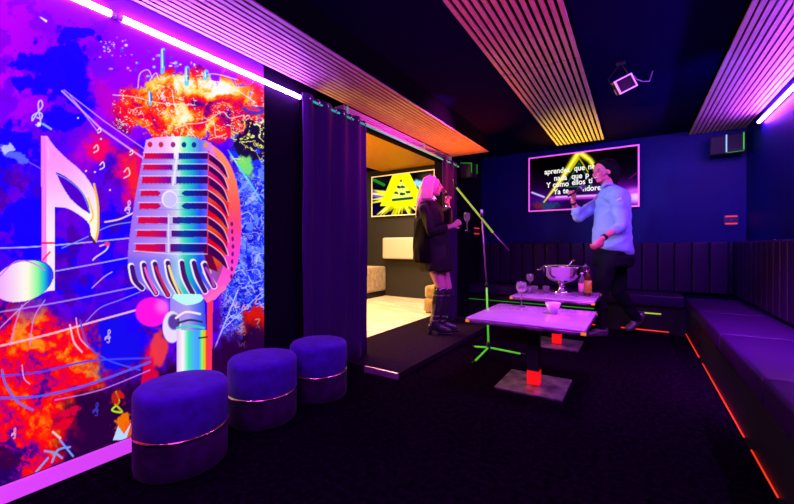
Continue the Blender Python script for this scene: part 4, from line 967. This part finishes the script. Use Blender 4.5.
# --- man: left side towards the camera, looking to camera left
DM = 3.9; um = DM/FPX; ox = 606.0
mb0 = on_depth(ox, 246, DM)
man = empty('person', (mb0.x, mb0.y, 0), math.atan2(-RT[1], -RT[0]), 'man in a light blue shirt and dark trousers singing into a handheld microphone', 'person')
def m(px, py, s=0.0):
    d = DM-s                                  # s metres nearer to the camera
    return Vector((-(px-397)*d/FPX+(ox-397)*DM/FPX, s, EYE+(HOR-py)*d/FPX))
skin = MB()
T = head_mesh(skin, m(602.2, 172.0, 0.0), R(14), R(4), 1.0)
skin.caps(m(606, 180, 0), 0.052, m(609.5, 191, 0), 0.060)
LSh, LEl, LWr = m(617, 196, 0.19), m(621.5, 225, 0.24), m(602.5, 238.5, 0.30)
RSh, REl, RWr = m(605, 197, -0.17), m(579, 216.5, -0.10), m(572.8, 201, -0.02)
skin.caps(LEl, 0.038, LWr, 0.026); skin.caps(REl, 0.037, RWr, 0.025)
hand(skin, LWr, m(596, 246, 0.30)-LWr, (0.2, -1, -0.1), 1.05, 0.55, 1)
hd_f = (m(573.5, 193, -0.0)-RWr)
hand(skin, RWr, hd_f, (1.0, 0.25, 0.3), 1.05, 0.95, 1)
skin.caps(m(611, 205, 0), 0.08, m(612, 250, 0.0), 0.09)
body = skin.build('body', M_SKIN, man, remesh=0.0065, smooth_it=3)
face_parts(T, man, 1.0, True)
hr = MB()
hr.ell(T((-0.030, 0, 0.036)), (0.094, 0.083, 0.092), n=20)
hr.ell(T((-0.068, 0, -0.012)), (0.064, 0.080, 0.085), n=20)
for sgn in (-1, 1):
    for k in range(7):      # swept locks from the brow over the ear to the collar
        x0 = 0.040-0.019*k
        hr.tube(([T((x0+0.002, sgn*0.018, 0.104)), T((x0-0.018, sgn*0.058, 0.088)), T((x0-0.050, sgn*0.080, 0.030)), T((-0.070-0.010*k, sgn*0.078, -0.040)), T((-0.085-0.006*k, sgn*(0.066-0.006*k), -0.100)), T((-0.072-0.004*k, sgn*(0.062-0.008*k), -0.150))]), [0.010, 0.014, 0.016, 0.017, 0.016, 0.006], 8)
for k in range(6):
    y0 = (k-2.5)*0.022
    hr.tube([T((0.046, y0, 0.094)), T((0.0, y0*1.3, 0.118)), T((-0.07, y0*1.5, 0.104)), T((-0.118, y0*1.5, 0.03)), T((-0.122, y0*1.4, -0.06)), T((-0.100, y0*1.2, -0.15))], [0.008, 0.013, 0.015, 0.017, 0.017, 0.007], 8)
hr.build('hair', M_HAIRD, man, remesh=0.0055, smooth_it=1)['label'] = 'dark hair swept back to the collar'
sh = MB()
# torso of the shirt, stacked ellipses in figure coordinates
def sec(pxa, pxb, py, ry): a = m(pxa, py); b = m(pxb, py); return ((a.x+b.x)/2, 0.0, a.z, abs(a.x-b.x)/2, ry)
sh.loft([sec(606, 631, 254, 0.15), sec(598, 631, 250, 0.180), sec(595.5, 630, 247, 0.185), sec(595, 628.5, 236, 0.180), sec(596, 627.5, 224, 0.185), sec(597, 627, 212, 0.195), sec(598.5, 626.5, 202, 0.205), sec(600, 624.5, 195, 0.195), sec(603, 620, 190, 0.13), sec(604, 615.5, 187, 0.075)])
sh.caps(m(612, 197, 0.12), 0.075, LSh, 0.068); sh.caps(LSh, 0.070, LEl, 0.054); sh.caps(m(610, 196, -0.1), 0.07, RSh, 0.066); sh.caps(RSh, 0.066, seg(RSh, REl, 0.95), 0.052)
shirt = sh.build('shirt', M_SHIRT, man, remesh=0.007, smooth_it=3, wr=(0.011, 9, 5))
cf = seg(LEl, LWr, 0.12); cf2 = seg(LEl, LWr, 0.34)
MB().caps(cf, 0.057, cf2, 0.050, 16).build('rolled_cuff', M_SHIRT, shirt, remesh=0.006, smooth_it=1, wr=(0.010, 14, 14))
cf = seg(REl, RWr, 0.02); cf2 = seg(REl, RWr, 0.38)
MB().caps(cf, 0.062, cf2, 0.054, 16).build('rolled_cuff', M_SHIRT, shirt, remesh=0.006, smooth_it=1, wr=(0.010, 14, 14))
cl = MB(); cl.tube([m(601, 187.5, 0.035), m(605, 184.5, 0.062), m(611, 183.8, 0.058), m(615, 185, 0.0), m(611, 184, -0.058), m(605, 184.5, -0.062), m(601, 187.5, -0.035)], 0.0145, 10, squash=((1, 0, 0), 0.8))
cl.build('collar', M_SHIRT, shirt)
MB().caps(m(620.6, 198.6, 0.262), 0.010, m(617.8, 199.8, 0.262), 0.008).build('sleeve_button', M_DOT, shirt)
MB().tube([seg(LEl, LWr, 0.86)+Vector((0, 0, 0)), seg(LEl, LWr, 0.96)], 0.034, 16).build('wristwatch', M_BLACKP, man)
MB().tube([seg(REl, RWr, 0.84), seg(REl, RWr, 0.93)], 0.032, 16).build('bracelet', M_BLACKP, man)
tr = MB()
tr.loft([sec(595, 630, 266, 0.165), sec(594.5, 631, 258, 0.170), sec(596, 629.5, 247, 0.165)])
tr.caps(m(608, 262, 0.08), 0.092, m(601, 292, 0.07), 0.064); tr.caps(m(601, 292, 0.07), 0.064, m(601, 326, 0.06), 0.046)
tr.caps(m(616, 262, -0.08), 0.100, m(618, 291, -0.08), 0.072); tr.caps(m(618, 291, -0.08), 0.072, m(636, 318, -0.08), 0.048)
tr.ell(m(622, 258, 0), (0.10, 0.15, 0.12))
tr.build('trousers', M_TROUS, man, remesh=0.008, smooth_it=3, wr=(0.009, 8, 5))
def shoe(heel, toe, h=0.05, w=0.047):
    s = MB(); heel = Vector(heel); toe = Vector(toe); d = (toe-heel).normalized()
    s.caps(heel, w*0.80, toe-d*0.03, w, squash=((0, 0, 1), 0.75)); s.caps(heel+Vector((0, 0, 0.035)), 0.045, heel+d*0.10+Vector((0, 0, 0.018)), 0.036)
    return s
a = m(604, 336, 0.06); a.z = 0.036; b = a+Vector((0.19, 0.0, -0.004)); shoe(a, b).build('shoe', M_SHOE, man, remesh=0.006, smooth_it=2)
a = m(641, 318.5, -0.08); b = m(627.5, 330, -0.08); b.z = max(b.z, 0.042); shoe(a, b).build('shoe', M_SHOE, man, remesh=0.006, smooth_it=2)
# handheld microphone
mw = man.matrix_basis
def handmic(loc_from, loc_to, figure, label, sc_=1.0):
    Mx = Matrix.Translation(figure.location) @ Matrix.Rotation(figure.rotation_euler.z, 4, 'Z')
    A = Mx @ Vector(loc_from); B = Mx @ Vector(loc_to); t = empty('microphone', A, 0, label, 'microphone', 'handheld microphones')
    d = B-A; n = d.normalized()
    MB().caps((0, 0, 0), 0.011*sc_, d*0.72, 0.017*sc_).build('handle', M_BLACKP, t)
    MB().tube([d*0.72, d*0.80], 0.024*sc_, 16).build('collar_ring', M_STEEL, t)
    MB().ell(d*0.93, (0.026*sc_,)*3).build('grille_ball', mat('dark_mesh', (0.10, 0.09, 0.10), 0.5, 0.5, bump=(300, 0.6)), t)
handmic(m(568.5, 196.0, 0.035), m(584.0, 186.0, 0.015), man, 'black handheld microphone in the raised hand of the man')

# --- woman: right side towards the camera, looking to camera right, on the step
DW = 3.87; owx = 438.0
wb0 = on_depth(owx, 246, DW)
wom = empty('person', (wb0.x, wb0.y, 0.045), math.atan2(RT[1], RT[0]), 'woman with long blonde hair in a short dark dress and knee boots, holding a glass', 'person')
def w(px, py, s=0.0):
    d = DW-s                                  # s metres nearer to the camera (her right, local -y)
    return Vector(((px-397)*d/FPX-(owx-397)*DW/FPX, -s, EYE-0.045+(HOR-py)*d/FPX))
sk = MB(); KH = 0.90
TW = head_mesh(sk, w(433.2, 186.2, 0), R(-8), R(-2), KH, 1.02)
sk.caps(w(430, 194, 0), 0.040, w(429.5, 204, 0), 0.046)
RS, RE, RW = w(424, 209, 0.15), w(431, 231, 0.18), w(452.5, 226.0, 0.12)
LS, LE, LW = w(433, 209, -0.14), w(447, 226, -0.14), w(448, 205, -0.05)
sk.caps(RE, 0.034, RW, 0.022); sk.caps(LE, 0.033, LW, 0.022); sk.caps(w(429, 206, 0), 0.09, w(432, 250, 0), 0.10)
gl = w(466.5, 219.5, 0.11)
hand(sk, RW, (gl-RW)+Vector((0, 0, 0.02)), (0.3, 0.9, 0.15), 0.90, 0.60, -1)
hand(sk, LW, w(446, 190, -0.03)-LW, (0.6, -0.8, 0.1), 0.88, 0.85, -1)
# legs
Rk, Ra = w(441, 287, 0.06), w(434.5, 322, 0.07); Lk, La = w(447, 287, -0.07), w(441, 322, -0.08)
sk.caps(w(431, 256, 0.07), 0.085, Rk, 0.052); sk.caps(w(438, 256, -0.07), 0.085, Lk, 0.052); sk.caps(Rk, 0.052, Ra, 0.034); sk.caps(Lk, 0.052, La, 0.034)
sk.build('body', M_SKINW, wom, remesh=0.0062, smooth_it=3)
face_parts(TW, wom, KH)
h = MB()
h.ell(TW((-0.034, 0, 0.034)), (0.090*KH, 0.083*KH, 0.092*KH), n=20)
h.ell(TW((-0.060, 0, -0.02)), (0.066*KH, 0.080*KH, 0.09*KH), n=20)
h.caps(w(424.5, 188), 0.055, w(421.5, 200), 0.058); h.caps(w(421.5, 200), 0.056, w(418.5, 212), 0.035)
for sgn in (-1, 1):
    for k in range(9):
        x0 = 0.030-0.014*k
        e1 = w(424.0-0.9*k, 204+0.5*k, -sgn*(0.105-0.010*k)*-1); e2 = w(421.5-0.8*k, 215+(k % 3)*2.5, -sgn*(0.100-0.011*k)*-1)
        h.tube([TW((x0, sgn*0.004, 0.112-0.03*max(0, -x0)*3)), TW((x0-0.010, sgn*0.060, 0.090)), TW((x0-0.030, sgn*0.086, 0.020)), TW((x0-0.045, sgn*0.088, -0.070)), TW((x0-0.060, sgn*0.092, -0.14)), e1, e2], [0.008, 0.011, 0.012, 0.013, 0.013, 0.012, 0.004], 8)
for k in range(7):
    y0 = (k-3)*0.024
    h.tube([TW((-0.02, y0, 0.120)), TW((-0.095, y0*1.2, 0.075)), TW((-0.125, y0*1.3, -0.02)), w(419.5, 199, y0*1.3), w(417.0, 210, y0*1.3), w(415.5+(k % 2), 219+(k % 3)*1.5, y0*1.2)], [0.008, 0.014, 0.015, 0.015, 0.013, 0.004], 8)
h.build('hair', M_HAIRB, wom, remesh=0.0055, smooth_it=1)['label'] = 'long straight blonde hair'
dr = MB()
def wsec(pa, pb, py, ry): a = w(pa, py); b = w(pb, py); return ((a.x+b.x)/2, 0.0, a.z, abs(a.x-b.x)/2, ry)
dr.loft([wsec(420, 452, 270, 0.20), wsec(419.5, 451, 262, 0.20), wsec(418, 449, 250, 0.195), wsec(416.5, 446, 238, 0.185), wsec(416, 444, 226, 0.175), wsec(417, 443, 215, 0.175), wsec(419, 440, 208, 0.17), wsec(422, 437, 204, 0.12), wsec(424.5, 434, 201.5, 0.065)])
dr.caps(w(425, 208, 0.1), 0.065, RS, 0.060); dr.caps(RS, 0.062, RE, 0.055); dr.caps(RE, 0.055, seg(RE, RW, 0.55), 0.050)
dr.caps(w(432, 208, -0.1), 0.06, LS, 0.058); dr.caps(LS, 0.060, LE, 0.050); dr.caps(LE, 0.050, seg(LE, LW, 0.70), 0.040)
dress = dr.build('dress', M_DRESS, wom, remesh=0.007, smooth_it=3, wr=(0.014, 4, 11))
dress['label'] = 'loose short black dress with wide sleeves'
jk = MB(); jk.loft([wsec(413.5, 434, 261, 0.21), wsec(413.5, 434, 258, 0.212), wsec(414, 434, 240, 0.205), wsec(415, 435, 222, 0.19), wsec(418, 435, 209, 0.175), wsec(422, 433, 204, 0.12)])
jk.build('jacket', mat('black_jacket_cloth', (0.0025, 0.0008, 0.0028), 0.9, spec=0.08, bump=(20, 0.3)), wom, remesh=0.008, smooth_it=3, wr=(0.014, 5, 9))
MB().tube([seg(LE, LW, 0.86), seg(LE, LW, 0.95)], 0.028, 14).build('bracelet', M_CHROME, wom)
ring = [w(434.0+1.8*math.cos(a), 198+3.0*math.sin(a), 0.078) for a in [2*PI*k/16 for k in range(17)]]
MB().tube(ring, 0.003, 6, cap=False).build('earring', M_CHROME, wom)['label'] = 'silver hoop earring'
pr = random.Random(4)
def boot(knee, ank, toe_x, s_, nm):
    b = MB(); top = seg(knee, ank, 0.10)
    b.caps(top, 0.062, seg(knee, ank, 0.45), 0.064); b.caps(seg(knee, ank, 0.45), 0.064, ank, 0.043); b.caps(ank, 0.045, ank+Vector((0.03, 0, -0.05)), 0.045)
    f0 = ank+Vector((0.02, 0, 0)); f0.z = 0.075; f1 = Vector((ank.x+0.145, ank.y, 0.034))
    b.caps(f0, 0.042, f1, 0.033, squash=((0, 1, 0), 0.95)); b.caps(Vector((ank.x+0.06, ank.y, 0.03)), 0.028, f1, 0.030)
    b.caps((ank.x-0.035, ank.y, 0.085), 0.032, (ank.x-0.045, ank.y, 0.02), 0.020)
    o = b.build('boot', M_BOOT, wom, remesh=0.007, smooth_it=2)
    sl = MB().box(ank.x+0.03, ank.x+0.18, ank.y-0.032, ank.y+0.032, 0.0, 0.014, 0.005).box(ank.x-0.065, ank.x-0.025, ank.y-0.02, ank.y+0.02, 0.0, 0.04, 0.004)
    sl.build('sole', M_BLACKP, o)
    for fz in (0.15, 0.8, 0.95):
        p = seg(top, ank, fz); MB().tube([p-Vector((0, 0, 0.009)), p+Vector((0, 0, 0.009))], 0.066-0.015*fz, 16).build('strap', M_SHOE, o)
        MB().box(p.x+0.045-0.01*fz, p.x+0.068-0.01*fz, p.y-0.012-0.03, p.y+0.012-0.03, p.z-0.01, p.z+0.01, 0.002).build('buckle', M_CHROME, o)
boot(Rk, Ra, 0, 0.07, 'r'); boot(Lk, La, 0, -0.07, 'l')
handmic(w(449, 198, -0.045), w(443.5, 190.5, -0.01), wom, 'handheld microphone at the mouth of the woman', 0.8)
Mw = Matrix.Translation(wom.location) @ Matrix.Rotation(wom.rotation_euler.z, 4, 'Z')
g = Mw @ w(467, 231, 0.11)
wine_glass(g, 0.185, 0.034, 'stemmed glass held out in the hand of the woman')

# ------------------------------------------------------------------ lights
def lamp(kind, loc, energy, col, **kw):
    ld = bpy.data.lights.new('lamp_light', kind); ld.energy = energy; ld.color = col
    for k, v in kw.items():
        if k != 'aim': setattr(ld, k, v)
    o = bpy.data.objects.new('lamp_light', ld); COL.objects.link(o); o.location = loc
    if 'aim' in kw:
        o.rotation_euler = (Vector(kw['aim'])-Vector(loc)).to_track_quat('-Z', 'Y').to_euler()
    return o
# ultraviolet/magenta party light high over the tables
lamp('SPOT', (-0.15, 2.55, 2.20), 470, (0.62, 0.07, 1.0), spot_size=R(90), spot_blend=1.0, shadow_soft_size=0.25, aim=(-0.55, 3.3, 0.4))
# added blue spots, no fixture: a key for the man, a wall wash
lamp('SPOT', (-1.45, 3.05, 1.95), 190, (0.38, 0.40, 1.0), spot_size=R(50), spot_blend=0.8, shadow_soft_size=0.05, aim=(-0.25, 4.45, 1.35))
lamp('SPOT', (0.45, 2.9, 2.10), 160, (0.05, 0.10, 1.0), spot_size=R(80), spot_blend=1.0, shadow_soft_size=0.05, aim=(0.3, 5.4, 1.4))
# added spots without fixtures throw amber, yellow and red up on to the slats
lamp('SPOT', (-0.85, 5.0, 1.30), 190, (1.0, 0.60, 0.0), spot_size=R(80), spot_blend=0.9, shadow_soft_size=0.05, aim=(-0.57, 4.7, 2.24))
lamp('SPOT', (-1.1, 4.5, 1.10), 560, (1.0, 0.085, 0.0), spot_size=R(75), spot_blend=1.0, shadow_soft_size=0.05, aim=(-1.72, 3.5, 2.09))
lamp('SPOT', (-0.55, 1.6, 0.80), 85, (1.0, 0.02, 0.13), spot_size=R(85), spot_blend=1.0, shadow_soft_size=0.05, aim=(-0.58, 2.0, 2.24))
# two added spots, no fixture, put magenta on the header and the woman
lamp('SPOT', (-1.0, 3.1, 2.096), 170, (1.0, 0.03, 0.85), spot_size=R(88), spot_blend=0.9, shadow_soft_size=0.006, aim=(-2.0, 3.0, 1.80))
lamp('SPOT', (0.2, 2.6, 1.85), 45, (0.95, 0.22, 0.70), spot_size=R(40), spot_blend=1.0, shadow_soft_size=0.05, aim=(-1.75, 3.48, 1.2))
# violet glow on the near velvet poufs; unseen spot added for the right-hand bench
lamp('AREA', (-0.4, -0.3, 2.1), 75, (0.50, 0.03, 1.0), shape='RECTANGLE', size=1.0, size_y=0.5, aim=(-1.7, 1.3, 0.2))
lamp('SPOT', (0.30, 1.0, 2.15), 3000, (0.46, 0.0, 1.0), spot_size=R(34), spot_blend=1.0, shadow_soft_size=0.15, aim=(0.76, 2.95, 0.42))
# warm light in the next room
lamp('AREA', (-3.1, 3.9, 2.30), 190, (1.0, 0.66, 0.38), shape='RECTANGLE', size=0.8, size_y=2.0, aim=(-3.1, 3.9, 0))
lamp('POINT', (-3.6, 2.6, 1.2), 230, (1.0, 0.52, 0.03), shadow_soft_size=0.2)

wd_ = bpy.data.worlds.new('world'); SC.world = wd_; wd_.use_nodes = True
wd_.node_tree.nodes['Background'].inputs['Color'].default_value = (0.02, 0.005, 0.05, 1)
wd_.node_tree.nodes['Background'].inputs['Strength'].default_value = 0.3

# ------------------------------------------------------------------ camera
cd = bpy.data.cameras.new('camera'); cam = bpy.data.objects.new('camera', cd); COL.objects.link(cam)
cd.sensor_width = 36; cd.lens = 36*FPX/794; cd.shift_y = -(252-HOR)/794; cd.clip_start = 0.02; cd.clip_end = 60
cam.location = (0, 0, EYE); cam.rotation_euler = (PI/2, 0, math.atan2(-FW[0], FW[1]))
SC.camera = cam
vs = SC.view_settings; vs.view_transform = 'Standard'; vs.look = 'None'; vs.gamma = 1; vs.use_curve_mapping = False; vs.exposure = 0.0
SC.cycles.max_bounces = 8; SC.cycles.sample_clamp_indirect = 4.0
